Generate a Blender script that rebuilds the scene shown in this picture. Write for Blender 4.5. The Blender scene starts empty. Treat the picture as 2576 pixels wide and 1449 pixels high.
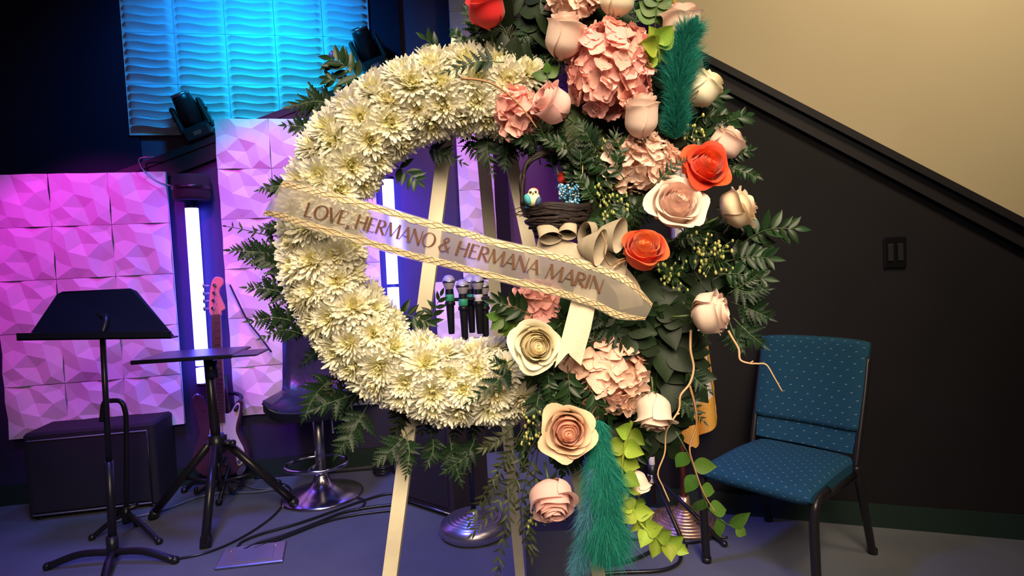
import bpy, math, random
from mathutils import Vector, Matrix, Quaternion, noise
from mathutils.geometry import delaunay_2d_cdt

random.seed(7)
R = random.random
def U(a, b): return a + (b - a) * random.random()
V = Vector
PI = math.pi
SC = bpy.context.scene
COL = SC.collection

# ------------------------------------------------------------------ camera
FPX, CX, CY, CAMH = 1473.0, 1288.0, 724.5, 1.17
cam = bpy.data.objects.new('camera', bpy.data.cameras.new('camera'))
COL.objects.link(cam)
cam.data.sensor_width = 36.0
cam.data.lens = FPX / 2576.0 * 36.0
cam.data.clip_start = 0.02
CAMROT = Matrix.Rotation(PI / 2 - math.radians(2.5), 3, 'X') @ Matrix.Rotation(-0.05, 3, 'Z')
cam.matrix_world = Matrix.Translation((0, 0, CAMH)) @ CAMROT.to_4x4()
SC.camera = cam
CAM = V((0, 0, CAMH))

# ------------------------------------------------------------------ world, exposure, stage and house lights
SC.view_settings.view_transform = 'Standard'
SC.view_settings.look = 'None'
SC.view_settings.gamma = 1.0
SC.view_settings.use_curve_mapping = False
SC.view_settings.exposure = 0.0
wd = bpy.data.worlds.new('world'); SC.world = wd; wd.use_nodes = True
wd.node_tree.nodes['Background'].inputs[0].default_value = (0.55, 0.42, 0.5, 1)
wd.node_tree.nodes['Background'].inputs[1].default_value = 0.045
SC.cycles.max_bounces = 6
SC.cycles.use_adaptive_sampling = True

def aim(o, loc, tgt):
    o.location = loc
    o.rotation_euler = (V(tgt) - V(loc)).to_track_quat('-Z', 'Y').to_euler()
def area(name, loc, tgt, size, power, col, spread=180):
    d = bpy.data.lights.new(name, 'AREA'); d.size = size; d.spread = math.radians(spread); d.energy = power; d.color = col
    o = bpy.data.objects.new(name, d); COL.objects.link(o); aim(o, loc, tgt); return o
def spot(name, loc, tgt, ang, power, col, blend=0.6, rad=0.05):
    d = bpy.data.lights.new(name, 'SPOT'); d.spot_size = math.radians(ang); d.spot_blend = blend
    d.energy = power; d.color = col; d.shadow_soft_size = rad
    o = bpy.data.objects.new(name, d); COL.objects.link(o); aim(o, loc, tgt); return o

area('house_light_front', (0.22, -0.38, 2.28), (0.04, 1.05, 1.08), 1.5, 26, (1.0, 0.81, 0.57), 68)
spot('house_light_tan_wall', (1.7, 0.6, 3.6), (1.55, 2.5, 2.15), 75, 330, (1.0, 0.80, 0.50), 1.0, 0.3)
spot('stage_spot_cyan', (-1.28, 2.68, 3.05), (-1.36, 3.5, 2.2), 120, 88, (0.0, 0.30, 1.0), 1.0, 0.08)
spot('stage_spot_aqua', (-1.25, 2.7, 2.75), (-1.28, 3.5, 2.2), 85, 18, (0.0, 0.95, 0.75), 1.0, 0.08)
spot('stage_wash_magenta_left', (-2.3, 1.85, 2.4), (-2.2, 3.25, 1.15), 44, 105, (0.92, 0.03, 0.84), 0.3, 0.1)
spot('stage_wash_magenta_mid', (-1.2, 1.85, 2.62), (-1.15, 3.4, 1.33), 43, 125, (0.92, 0.03, 0.84), 0.3, 0.1)
spot('stage_wash_magenta_centre', (-0.2, 2.3, 2.8), (-0.2, 3.6, 1.4), 50, 50, (0.9, 0.05, 1.0), 0.8, 0.1)
spot('stage_wash_violet_floor', (-1.2, 1.7, 3.4), (-0.75, 2.3, 0.0), 80, 330, (0.15, 0.15, 1.0), 0.9, 0.2)
spot('added_blue_wall_light', (-0.35, 2.2, 2.75), (-0.68, 3.5, 1.25), 27, 430, (0.02, 0.015, 1.0), 1.0, 0.1)  # added lamp that deepens the blue on the wall inside the wreath opening
spot('stage_wash_purple_wall', (0.3, 1.9, 3.0), (0.25, 3.6, 1.9), 50, 90, (0.42, 0.06, 1.0), 0.9, 0.1)

# ------------------------------------------------------------------ helpers
def ray(px, py): return CAMROT @ V(((px - CX) / FPX, -(py - CY) / FPX, -1.0))
def W(px, py, Y):
    d = ray(px, py); return CAM + d * (Y / d.y)
def WF(px, py, z=0.0):
    d = ray(px, py); return CAM + d * ((z - CAMH) / d.z)
def WPL(px, py, pt, n):
    d = ray(px, py); return CAM + d * ((V(pt) - CAM).dot(n) / d.dot(n))
def lerp(a, b, t): return a + (b - a) * t
def interp(x, tab):
    if x <= tab[0][0]: return tab[0][1]
    for (a, b), (c, d) in zip(tab, tab[1:]):
        if x <= c: return b + (d - b) * (x - a) / (c - a)
    return tab[-1][1]
def cr(pts, n=6):
    pts = [V(p) for p in pts]
    if len(pts) < 3: return [pts[0].lerp(pts[-1], i / n) for i in range(n + 1)]
    P = [pts[0] * 2 - pts[1]] + pts + [pts[-1] * 2 - pts[-2]]
    out = []
    for i in range(1, len(P) - 2):
        a, b, c, d = P[i - 1:i + 3]
        for k in range(n):
            t = k / n
            out.append(0.5 * (2 * b + (c - a) * t + (2 * a - 5 * b + 4 * c - d) * t * t + (3 * b - a - 3 * c + d) * t ** 3))
    out.append(pts[-1]); return out

class MB:
    def __init__(s): s.v = []; s.f = []; s.sm = []
    def add(s, vs, fs, smooth=False):
        o = len(s.v); s.v += [V(p) for p in vs]
        s.f += [tuple(i + o for i in f) for f in fs]; s.sm += [smooth] * len(fs); return s
    def box(s, c, size, rot=None, taper=1.0):
        x, y, z = [k / 2 for k in size]; vs = []
        for dz in (-1, 1):
            k = 1 if dz < 0 else taper
            vs += [V((-x * k, -y * k, z * dz)), V((x * k, -y * k, z * dz)), V((x * k, y * k, z * dz)), V((-x * k, y * k, z * dz))]
        if rot is not None: vs = [rot @ p for p in vs]
        return s.add([p + V(c) for p in vs], [(3, 2, 1, 0), (4, 5, 6, 7), (0, 1, 5, 4), (1, 2, 6, 5), (2, 3, 7, 6), (3, 0, 4, 7)])
    def rbox(s, c, size, r=0.01, rot=None, seg=3):
        """box with rounded vertical-plan corners and eased top and bottom edges"""
        x, y, z = [k / 2 for k in size]; ring = []
        for cx, cy, a0 in ((x - r, y - r, 0), (-x + r, y - r, PI / 2), (-x + r, -y + r, PI), (x - r, -y + r, 1.5 * PI)):
            for k in range(seg + 1):
                a = a0 + PI / 2 * k / seg; ring.append((cx, cy, math.cos(a), math.sin(a)))
        n = len(ring); vs = []
        for zz, q in ((-z, r * .35), (-z + r * .65, r), (z - r * .65, r), (z, r * .35)):
            vs += [V((a + cc * q, b + ss * q, zz)) for a, b, cc, ss in ring]
        if rot is not None: vs = [rot @ p for p in vs]
        fs = [tuple(range(n - 1, -1, -1)), tuple(range(3 * n, 4 * n))]
        for j in range(3):
            fs += [(j * n + i, j * n + (i + 1) % n, (j + 1) * n + (i + 1) % n, (j + 1) * n + i) for i in range(n)]
        return s.add([p + V(c) for p in vs], fs)
    def tube(s, pts, r, seg=6, smooth=True, caps=True, flat=1.0):
        pts = [V(p) for p in pts]; n = len(pts)
        rr = (lambda i: r[i] if i < len(r) else r[-1]) if isinstance(r, (list, tuple)) else (lambda i: r)
        t = (pts[1] - pts[0]).normalized()
        a = t.orthogonal().normalized(); vs = []
        for i in range(n):
            t2 = (pts[min(i + 1, n - 1)] - pts[max(i - 1, 0)])
            if t2.length > 1e-9:
                t2.normalize(); a = (a - t2 * a.dot(t2))
                if a.length < 1e-6: a = t2.orthogonal()
                a.normalize(); t = t2
            b = t.cross(a)
            for k in range(seg):
                an = 2 * PI * k / seg
                vs.append(pts[i] + (a * math.cos(an) + b * math.sin(an) * flat) * rr(i))
        fs = [(i * seg + k, i * seg + (k + 1) % seg, (i + 1) * seg + (k + 1) % seg, (i + 1) * seg + k) for i in range(n - 1) for k in range(seg)]
        s.add(vs, fs, smooth)
        if caps:
            o = len(s.v) - len(vs)
            s.f += [tuple(o + k for k in range(seg - 1, -1, -1)), tuple(o + (n - 1) * seg + k for k in range(seg))]; s.sm += [False, False]
        return s
    def lathe(s, prof, seg=20, mat=None, smooth=True):
        n = len(prof); vs = []
        for r, z in prof:
            for k in range(seg):
                a = 2 * PI * k / seg; vs.append(V((r * math.cos(a), r * math.sin(a), z)))
        fs = [(i * seg + k, i * seg + (k + 1) % seg, (i + 1) * seg + (k + 1) % seg, (i + 1) * seg + k) for i in range(n - 1) for k in range(seg)]
        if mat is not None: vs = [mat @ p for p in vs]
        return s.add(vs, fs, smooth)
    def grid(s, fn, nu, nv, smooth=True, close_u=False):
        vs = [fn(i / nu, j / nv) for j in range(nv + 1) for i in range(nu + 1)]; w = nu + 1
        return s.add(vs, [(j * w + i, j * w + i + 1, (j + 1) * w + i + 1, (j + 1) * w + i) for j in range(nv) for i in range(nu)], smooth)
    def prism(s, poly, off):
        """poly: list of 3-d points (a planar outline), swept by the vector off"""
        poly = [V(p) for p in poly]; off = V(off); n = len(poly)
        return s.add(poly + [p + off for p in poly], [tuple(range(n - 1, -1, -1)), tuple(range(n, 2 * n))] + [(i, (i + 1) % n, n + (i + 1) % n, n + i) for i in range(n)])
    def ball(s, c, r, seg=8, rings=6, scale=(1, 1, 1), rot=None):
        vs = []; c = V(c)
        for j in range(rings + 1):
            p = PI * j / rings
            for k in range(seg):
                a = 2 * PI * k / seg
                q = V((math.sin(p) * math.cos(a) * scale[0], math.sin(p) * math.sin(a) * scale[1], -math.cos(p) * scale[2])) * r
                vs.append(c + (rot @ q if rot is not None else q))
        return s.add(vs, [(j * seg + k, j * seg + (k + 1) % seg, (j + 1) * seg + (k + 1) % seg, (j + 1) * seg + k) for j in range(rings) for k in range(seg)], True)
    def mesh(s, name, mat, origin=None):
        me = bpy.data.meshes.new(name)
        vs = s.v if origin is None else [p - origin for p in s.v]
        me.from_pydata([tuple(p) for p in vs], [], s.f)
        me.polygons.foreach_set('use_smooth', s.sm)
        if mat: me.materials.append(mat)
        me.update(); return me

def tag(o, label=None, cat=None, group=None, kind=None):
    for k, v in (('label', label), ('category', cat), ('group', group), ('kind', kind)):
        if v: o[k] = v
    return o
def E(name, label, cat, loc=(0, 0, 0), group=None, kind=None):
    o = bpy.data.objects.new(name, None); COL.objects.link(o); o.location = loc; o.empty_display_size = 0.02
    return tag(o, label, cat, group, kind)
def link(name, me, parent=None, mtx=None):
    o = bpy.data.objects.new(name, me); COL.objects.link(o)
    if parent is not None: o.parent = parent
    if mtx is not None: o.matrix_local = mtx
    return o
def wloc(o):
    p = V(o.location)
    while o.parent is not None: o = o.parent; p = p + V(o.location)
    return p
def PT(name, mb, mat, parent, label=None, kind=None):
    """a part whose vertices were written in world space (roots are unrotated)"""
    o = link(name, mb.mesh(name, mat, wloc(parent)), parent); return tag(o, label, kind=kind)
def ST(name, mb, mat):
    o = link(name, mb.mesh(name, mat)); return tag(o, kind='structure')

# ------------------------------------------------------------------ materials
def mat(name, col, rough=0.5, metal=0.0, spec=0.5, n=None, rnd=(0, 0), trans=0.0, emit=None, bump=None, coord='Object', sheen=0.0, coat=0.0):
    m = bpy.data.materials.new(name); m.use_nodes = True; nt = m.node_tree; N = nt.nodes; L = nt.links
    b = N['Principled BSDF']; out = N['Material Output']
    b.inputs['Roughness'].default_value = rough; b.inputs['Metallic'].default_value = metal
    b.inputs['Specular IOR Level'].default_value = spec
    if sheen: b.inputs['Sheen Weight'].default_value = sheen
    if coat: b.inputs['Coat Weight'].default_value = coat; b.inputs['Coat Roughness'].default_value = 0.15
    tc = N.new('ShaderNodeTexCoord'); src = None
    if n:
        tx = N.new('ShaderNodeTexNoise'); tx.inputs['Scale'].default_value = n[0]; tx.inputs['Detail'].default_value = 4
        L.new(tc.outputs[coord], tx.inputs['Vector'])
        mx = N.new('ShaderNodeMix'); mx.data_type = 'RGBA'
        rp = N.new('ShaderNodeMapRange'); rp.inputs[1].default_value = 0.35; rp.inputs[2].default_value = 0.68
        L.new(tx.outputs['Fac'], rp.inputs[0]); L.new(rp.outputs[0], mx.inputs[0])
        mx.inputs[6].default_value = (*col, 1); mx.inputs[7].default_value = (*n[1], 1); src = mx.outputs[2]
    if rnd[0] or rnd[1]:
        oi = N.new('ShaderNodeObjectInfo'); hs = N.new('ShaderNodeHueSaturation')
        r1 = N.new('ShaderNodeMapRange'); r1.inputs[3].default_value = 0.5 - rnd[0]; r1.inputs[4].default_value = 0.5 + rnd[0]
        r2 = N.new('ShaderNodeMapRange'); r2.inputs[3].default_value = 1 - rnd[1]; r2.inputs[4].default_value = 1 + rnd[1]
        fr = N.new('ShaderNodeMath'); fr.operation = 'FRACT'; mu = N.new('ShaderNodeMath'); mu.operation = 'MULTIPLY'; mu.inputs[1].default_value = 7.31
        L.new(oi.outputs['Random'], mu.inputs[0]); L.new(mu.outputs[0], fr.inputs[0])
        L.new(oi.outputs['Random'], r1.inputs[0]); L.new(fr.outputs[0], r2.inputs[0])
        L.new(r1.outputs[0], hs.inputs['Hue']); L.new(r2.outputs[0], hs.inputs['Value'])
        if src: L.new(src, hs.inputs['Color'])
        else: hs.inputs['Color'].default_value = (*col, 1)
        src = hs.outputs[0]
    if src: L.new(src, b.inputs['Base Color'])
    else: b.inputs['Base Color'].default_value = (*col, 1)
    if emit:
        b.inputs['Emission Color'].default_value = (*emit[0], 1); b.inputs['Emission Strength'].default_value = emit[1]
    if bump:
        tb = N.new('ShaderNodeTexNoise'); tb.inputs['Scale'].default_value = bump[0]; tb.inputs['Detail'].default_value = 3
        L.new(tc.outputs[coord], tb.inputs['Vector'])
        bp = N.new('ShaderNodeBump'); bp.inputs['Strength'].default_value = bump[1]; bp.inputs['Distance'].default_value = bump[2]
        L.new(tb.outputs['Fac'], bp.inputs['Height']); L.new(bp.outputs[0], b.inputs['Normal'])
    if trans:
        tr = N.new('ShaderNodeBsdfTranslucent'); ms = N.new('ShaderNodeMixShader'); ms.inputs[0].default_value = trans
        if src: L.new(src, tr.inputs[0])
        else: tr.inputs[0].default_value = (*col, 1)
        L.new(b.outputs[0], ms.inputs[1]); L.new(tr.outputs[0], ms.inputs[2]); L.new(ms.outputs[0], out.inputs[0])
    return m

def radial_mat(name, c0, c1, r0, r1, rough=0.6, trans=0.25, axis_xy=True, rnd=0.05):
    """petal colour that runs from the heart of the bloom outward (object space)"""
    m = mat(name, c1, rough, spec=0.25, rnd=(0.006, rnd), trans=trans); nt = m.node_tree; N = nt.nodes; L = nt.links
    tc = N['Texture Coordinate']; ln = N.new('ShaderNodeVectorMath'); ln.operation = 'LENGTH'
    if axis_xy:
        ml = N.new('ShaderNodeVectorMath'); ml.operation = 'MULTIPLY'; ml.inputs[1].default_value = (1, 1, 0.4)
        L.new(tc.outputs['Object'], ml.inputs[0]); L.new(ml.outputs[0], ln.inputs[0])
    else: L.new(tc.outputs['Object'], ln.inputs[0])
    mr = N.new('ShaderNodeMapRange'); mr.inputs[1].default_value = r0; mr.inputs[2].default_value = r1; L.new(ln.outputs['Value'], mr.inputs[0])
    mx = N.new('ShaderNodeMix'); mx.data_type = 'RGBA'; mx.inputs[6].default_value = (*c0, 1); mx.inputs[7].default_value = (*c1, 1)
    L.new(mr.outputs[0], mx.inputs[0]); L.new(mx.outputs[2], N['Hue/Saturation/Value'].inputs['Color'])
    return m

M = {}
M['dark_wall'] = mat('dark_painted_wall', (0.0092, 0.008, 0.0115), 0.6, spec=0.22, n=(3, (0.0115, 0.010, 0.0135)), bump=(160, 0.1, 0.002))
M['dark_wall_left'] = mat('dark_wall_blue_light_tint', (0.022, 0.017, 0.062), 0.55, n=(3, (0.026, 0.020, 0.070)), bump=(160, 0.1, 0.002))  # blue of the stage light is mixed into this wall colour
M['purple_wall'] = mat('wall_purple_light_tint', (0.12, 0.075, 0.13), 0.6, n=(2, (0.14, 0.08, 0.14)), bump=(160, 0.1, 0.002))  # rear wall colour carries the purple light that falls on it
M['navy_wall'] = mat('navy_painted_wall', (0.012, 0.014, 0.035), 0.6, spec=0.2, bump=(160, 0.1, 0.002))
M['tan_wall'] = mat('tan_painted_wall', (0.50, 0.42, 0.28), 0.7, n=(1.2, (0.55, 0.45, 0.31)), bump=(220, 0.12, 0.002))
M['trim'] = mat('dark_trim', (0.014, 0.012, 0.016), 0.45, spec=0.3)
M['carpet'] = mat('grey_carpet', (0.145, 0.152, 0.17), 0.95, spec=0.1, n=(2.5, (0.115, 0.122, 0.14)), bump=(350, 0.5, 0.003), coord='Generated' if False else 'Object')
M['baseboard'] = mat('green_grey_baseboard', (0.014, 0.028, 0.025), 0.5, spec=0.3)
M['panel'] = mat('white_wall_panel', (0.82, 0.8, 0.82), 0.5, spec=0.3)
M['black'] = mat('black_plastic', (0.012, 0.012, 0.014), 0.35)
M['black_metal'] = mat('black_metal', (0.02, 0.018, 0.02), 0.3, metal=0.3)
M['black_matte'] = mat('black_cloth', (0.012, 0.011, 0.015), 0.8, bump=(600, 0.3, 0.002))
M['chrome'] = mat('chrome', (0.7, 0.7, 0.72), 0.14, metal=1)
M['steel'] = mat('brushed_steel', (0.45, 0.44, 0.46), 0.32, metal=1, n=(30, (0.35, 0.34, 0.36)))
M['tube_light'] = mat('led_tube', (1, 1, 1), 0.3, emit=((0.075, 0.08, 1.0), 15.0))
M['easel'] = mat('cream_painted_wood', (0.62, 0.55, 0.40), 0.55, n=(12, (0.52, 0.45, 0.33)), bump=(60, 0.2, 0.002))
M['foam'] = mat('green_floral_foam', (0.05, 0.085, 0.03), 0.95)
M['gold'] = mat('gold_thread', (0.58, 0.42, 0.20), 0.4, metal=0.35, n=(300, (0.70, 0.56, 0.32)))
M['letter'] = mat('copper_gold_foil', (0.125, 0.052, 0.024), 0.4, metal=0.15, n=(60, (0.10, 0.042, 0.02)))
M['lace'] = mat('cream_crepe_ribbon', (0.80, 0.70, 0.52), 0.75, trans=0.2, bump=(420, 0.5, 0.002))
M['burlap'] = mat('tan_burlap_ribbon', (0.37, 0.30, 0.215), 0.85, n=(55, (0.44, 0.37, 0.275)), bump=(700, 0.5, 0.001), trans=0.1)
M['twig'] = mat('brown_willow_twig', (0.25, 0.12, 0.05), 0.6, n=(40, (0.36, 0.19, 0.08)))
M['pale_twig'] = mat('pale_willow_twig', (0.48, 0.30, 0.17), 0.55, n=(40, (0.5, 0.3, 0.15)))
M['vine'] = mat('dark_grapevine', (0.022, 0.013, 0.013), 0.6, spec=0.25, n=(40, (0.014, 0.009, 0.010)))
M['stem'] = mat('green_stem', (0.06, 0.10, 0.03), 0.5)
G = lambda n, c, c2, r=0.38, t=0.18: mat(n, c, r, spec=0.22, n=(25, c2), rnd=(0.02, 0.3), trans=t)
M['fern'] = G('dark_fern_leaf', (0.011, 0.030, 0.011), (0.007, 0.020, 0.009), 0.45, 0.12)
M['ruscus'] = G('glossy_ruscus_leaf', (0.016, 0.040, 0.013), (0.010, 0.027, 0.010), 0.32, 0.12)
M['olive'] = G('olive_leaf', (0.045, 0.055, 0.025), (0.03, 0.035, 0.02), 0.5)
M['salal'] = G('broad_salal_leaf', (0.012, 0.024, 0.008), (0.006, 0.014, 0.006), 0.5, 0.05)
M['bright'] = G('bright_green_leaf', (0.070, 0.150, 0.022), (0.045, 0.105, 0.018), 0.4)
M['lime'] = G('lime_bell_leaf', (0.34, 0.46, 0.06), (0.25, 0.38, 0.04), 0.5, 0.35)
M['seed'] = mat('yellow_green_seed', (0.35, 0.36, 0.10), 0.45, rnd=(0.02, 0.2))
M['mum'] = radial_mat('white_mum_petal', (0.82, 0.76, 0.36), (0.84, 0.81, 0.68), 0.004, 0.024, trans=0.3)
M['mum_heart'] = mat('yellow_green_mum_heart', (0.66, 0.62, 0.20), 0.7, rnd=(0.01, 0.1))
M['hyd_coral'] = mat('coral_hydrangea_petal', (0.85, 0.38, 0.34), 0.6, spec=0.2, n=(60, (0.88, 0.54, 0.48)), rnd=(0.014, 0.14), trans=0.3)
M['hyd_peach'] = mat('peach_hydrangea_petal', (0.87, 0.53, 0.42), 0.6, spec=0.2, n=(60, (0.89, 0.66, 0.53)), rnd=(0.014, 0.12), trans=0.3)
M['hyd_pale'] = mat('pale_peach_hydrangea_petal', (0.87, 0.59, 0.49), 0.6, spec=0.2, n=(60, (0.89, 0.70, 0.60)), rnd=(0.012, 0.1), trans=0.3)
M['hyd_heart'] = mat('hydrangea_inner', (0.50, 0.22, 0.16), 0.9)
RC = {'blush': ((0.86, 0.60, 0.50), (0.87, 0.67, 0.57)), 'pink': ((0.84, 0.48, 0.43), (0.86, 0.53, 0.49)), 'cream': ((0.88, 0.76, 0.50), (0.88, 0.82, 0.63)),
      'orange': ((0.85, 0.22, 0.05), (0.84, 0.10, 0.03)), 'red': ((0.80, 0.06, 0.03), (0.74, 0.04, 0.025)), 'fire': ((0.86, 0.13, 0.03), (0.82, 0.075, 0.02)), 'creamblush': ((0.84, 0.64, 0.48), (0.85, 0.68, 0.48)), 'peach': ((0.85, 0.47, 0.32), (0.85, 0.60, 0.40))}
for k, (a, b) in RC.items():
    M['rose_in_' + k] = mat(k + '_rose_inner_petal', a, 0.55, spec=0.25, n=(9, tuple(x * .97 for x in a)), rnd=(0.006, 0.05), trans=0.25, sheen=0.2)
    M['rose_out_' + k] = mat(k + '_rose_outer_petal', b, 0.55, spec=0.25, n=(7, tuple(x * .95 for x in b)), rnd=(0.006, 0.05), trans=0.25, sheen=0.2)

# ------------------------------------------------------------------ the setting
LN = V((0.19, -1, 0)).normalized(); LD = V((1, 0.19, 0)).normalized()      # left wall: normal towards the room, direction along it
RN = V((-0.349, -1, 0)).normalized(); RD = V((1, -0.349, 0)).normalized()  # right wall
def yL(x): return 3.332 + 0.19 * (x + 1.609)
def yR(x): return 2.535 - 0.349 * (x - 1.049)
def LP(x, z, off=0.0): return V((x, yL(x), z)) + LN * off
def RP(x, z, off=0.0): return V((x, yR(x), z)) + RN * off
def zL(x): return ZL0[1] + (ZL1[1] - ZL0[1]) / (ZL1[0] - ZL0[0]) * (x - ZL0[0])
def zR(x): return ZR0[1] + (ZR1[1] - ZR0[1]) / (ZR1[0] - ZR0[0]) * (x - ZR0[0])
def LX(px, py, off=0.0): return WPL(px, py, LP(-1, 1, off), LN)
_a, _b = LX(303, 427, .028), LX(906, 199, .028); ZL0, ZL1 = (_a.x, _a.z - .03), (_b.x, _b.z - .03)
def RX(px, py, off=0.0): return WPL(px, py, RP(1, 1, off), RN)
_a, _b = RX(1780, 130, .045), RX(2308, 402, .045); ZR0, ZR1 = (_a.x, _a.z - .022), (_b.x, _b.z - .022)

ST('floor', MB().box((0, 1.6, -0.03), (9, 6.4, 0.06)), M['carpet'])
XE = -0.262
ST('wall_left', MB().prism([LP(-4.4, 0), LP(XE, 0), LP(XE, zL(XE)), LP(-4.4, zL(-4.4))], -LN * 0.12), M['dark_wall_left'])
ST('wall_rear_left', MB().prism([LP(-4.4, 0, -.14), LP(0.7, 0, -.14), LP(0.7, 4.2, -.14), LP(-4.4, 4.2, -.14)], -LN * 0.1), M['purple_wall'])
ST('wall_right', MB().prism([RP(0.32, 0), RP(3.4, 0), RP(3.4, zR(3.4)), RP(0.32, zR(0.32))], -RN * 0.12), M['dark_wall'])
ST('wall_rear_right', MB().prism([RP(0.775, 0, -.13), RP(4.3, 0, -.13), RP(4.3, 4.2, -.13), RP(0.775, 4.2, -.13)], -RN * 0.1), M['tan_wall'])
ST('trim_1', MB().prism([LP(-4.4, zL(-4.4) - .01, -.13), LP(XE, zL(XE) - .01, -.13), LP(XE, zL(XE) + .03, -.13), LP(-4.4, zL(-4.4) + .03, -.13)], LN * 0.158), M['trim'])
ST('trim_2', MB().prism([LP(-4.4, zL(-4.4) - .10, 0), LP(XE, zL(XE) - .10, 0), LP(XE, zL(XE) - .011, 0), LP(-4.4, zL(-4.4) - .011, 0)], LN * 0.022), M['trim'])
ST('trim_3', MB().prism([RP(0.32, zR(.32) - .012, -.12), RP(3.4, zR(3.4) - .012, -.12), RP(3.4, zR(3.4) + .022, -.12), RP(0.32, zR(.32) + .022, -.12)], RN * 0.165), M['trim'])
ST('trim_4', MB().prism([RP(0.32, zR(.32) - .085, 0), RP(3.4, zR(3.4) - .085, 0), RP(3.4, zR(3.4) - .013, 0), RP(0.32, zR(.32) - .013, 0)], RN * 0.024), M['trim'])
ST('trim_5', MB().prism([LP(-0.75, 0, -.139), LP(-0.585, 0, -.139), LP(-0.585, 4.2, -.139), LP(-0.75, 4.2, -.139)], LN * 0.03), M['navy_wall'])
ST('trim_6', MB().prism([RP(0.60, 0, -.12), RP(0.774, 0, -.12), RP(0.774, 4.2, -.12), RP(0.60, 4.2, -.12)], -RN * 0.15), M['trim'])
ST('wall_left_navy', MB().prism([LP(-4.4, 1.2, -.139), LP(-2.05, 1.2, -.139), LP(-2.05, 4.2, -.139), LP(-4.4, 4.2, -.139)], LN * 0.012), M['navy_wall'])
ST('wall_pilaster', MB().prism([LP(-0.27, 0, -.14), LP(0.005, 0, -.14), LP(0.005, 4.2, -.14), LP(-0.27, 4.2, -.14)], LN * 0.16), M['dark_wall'])
ST('baseboard_left', MB().prism([LP(-4.4, 0, .001), LP(0.3, 0, .001), LP(0.3, .105, .001), LP(-4.4, .105, .001)], LN * 0.014), M['baseboard'])
ST('baseboard_right', MB().prism([RP(0.33, 0, .001), RP(3.4, 0, .001), RP(3.4, .095, .001), RP(0.33, .095, .001)], RN * 0.014), M['baseboard'])

# ---- wall tiles
def tile_frame(o, right, up, w, h, nrm):
    m = Matrix.Identity(4)
    for i in range(3): m[i][0] = right[i] * w; m[i][1] = up[i] * h; m[i][2] = nrm[i]; m[i][3] = o[i]
    return m
def facet_tile(seed):
    rng = random.Random(seed); P = [(0, 0, .008), (1, 0, .008), (1, 1, .008), (0, 1, .008)]
    for k, h in ((.37, .0), (.72, .016)): P += [(k, 0, h), (k, 1, h), (0, k, h * .9), (1, k, h * .9)]
    inner = [(.47, .66, .0), (.20, .84, .022), (.62, .86, .020), (.82, .62, .024), (.26, .52, .024), (.55, .40, .022), (.80, .30, .002), (.30, .22, .020), (.60, .14, .022), (.90, .88, .004), (.10, .30, .004)]
    for x, y, z in inner: P.append((x + rng.uniform(-.02, .02), y + rng.uniform(-.02, .02), z))
    r = delaunay_2d_cdt([V((p[0], p[1])) for p in P], [], [], 0, 1e-5)
    vs = [V((c.x, c.y, P[r[3][i][0]][2])) for i, c in enumerate(r[0])]
    mb = MB().add(vs, [tuple(f) for f in r[2]])
    rim = [(0, 0), (.33, 0), (.68, 0), (1, 0), (1, .33), (1, .68), (1, 1), (.68, 1), (.33, 1), (0, 1), (0, .68), (0, .33)]
    n = len(rim); mb.add([V((x, y, 0)) for x, y in rim] + [V((x, y, -.012)) for x, y in rim], [(i, (i + 1) % n, n + (i + 1) % n, n + i) for i in range(n)] + [tuple(range(n, 2 * n))])
    return mb.mesh('facet_tile', M['panel'])
FT = facet_tile(3)
def wave_tile():
    NR = 6
    def fn(u, v):
        t = (v - .03) / .94 * NR
        e = min(1, max(0, (u - .035) / .07)) * min(1, max(0, (.965 - u) / .07))
        wv = .16 * math.sin(u * 2 * PI * 1.0 + (0.9 if int(max(0, t)) % 2 else 0))
        t = t - wv * e
        if v < .03 or v > .97 or t < 0 or t > NR: h = 0
        else:
            f = t % 1.0
            h = (f / .80) ** 1.3 if f < .80 else max(0, 1 - (f - .80) / .12)
            h *= .032
        return V((u, v, .002 + h * e))
    mb = MB().grid(fn, 26, 96)
    rim = [(0, 0), (1, 0), (1, 1), (0, 1)]
    mb.add([V((x, y, .002)) for x, y in rim] + [V((x, y, -.012)) for x, y in rim], [(i, (i + 1) % 4, 4 + (i + 1) % 4, 4 + i) for i in range(4)] + [(4, 5, 6, 7)])
    return mb.mesh('wave_tile', M['panel'])
WT = wave_tile()
UP = V((0, 0, 1))
def tile_wall(label, x0, x1, z0, z1, nx, nz, me, off, group, seed=0):
    root = E('wall_panel', label, 'wall panel', LP(x0, z0, off), group)
    L = (LP(x1, 0) - LP(x0, 0)).length; w = L / nx; h = (z1 - z0) / nz; rng = random.Random(seed)
    o0 = LP(x0, z0, off)
    for j in range(nz):
        for i in range(nx):
            o = LD * (w * i + .0012) + UP * (h * j + .0012); a, b = LD, UP
            if me is FT and (i + j) % 2: o = o + LD * (w - .0024) + UP * (h - .0024); a, b = -LD, -UP
            link('tile', me, root, tile_frame(o, a, b, w - .0024, h - .0024, LN * rng.uniform(.9, 1.08)))
    return root
grp = 'white relief wall panels on the stage wall'
tile_wall('faceted white relief panel lit magenta, behind the music stand', -2.72, -1.874, .36, 1.763, 3, 5, FT, .034, grp, 1)
tile_wall('widest faceted white relief panel lit magenta, between the two light tubes', -1.613, -0.775, .375, 2.048, 3, 6, FT, .036, grp, 2)
tile_wall('tall narrow faceted relief panel lit magenta, seen through the wreath opening', -0.298, -0.083, 1.09, 3.2, 1, 8, FT, .034, grp, 3)
tile_wall('short faceted relief panel lit violet, directly behind the microphones', -0.47, -0.085, .37, 1.075, 1, 2, FT, .036, grp, 4)
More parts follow.
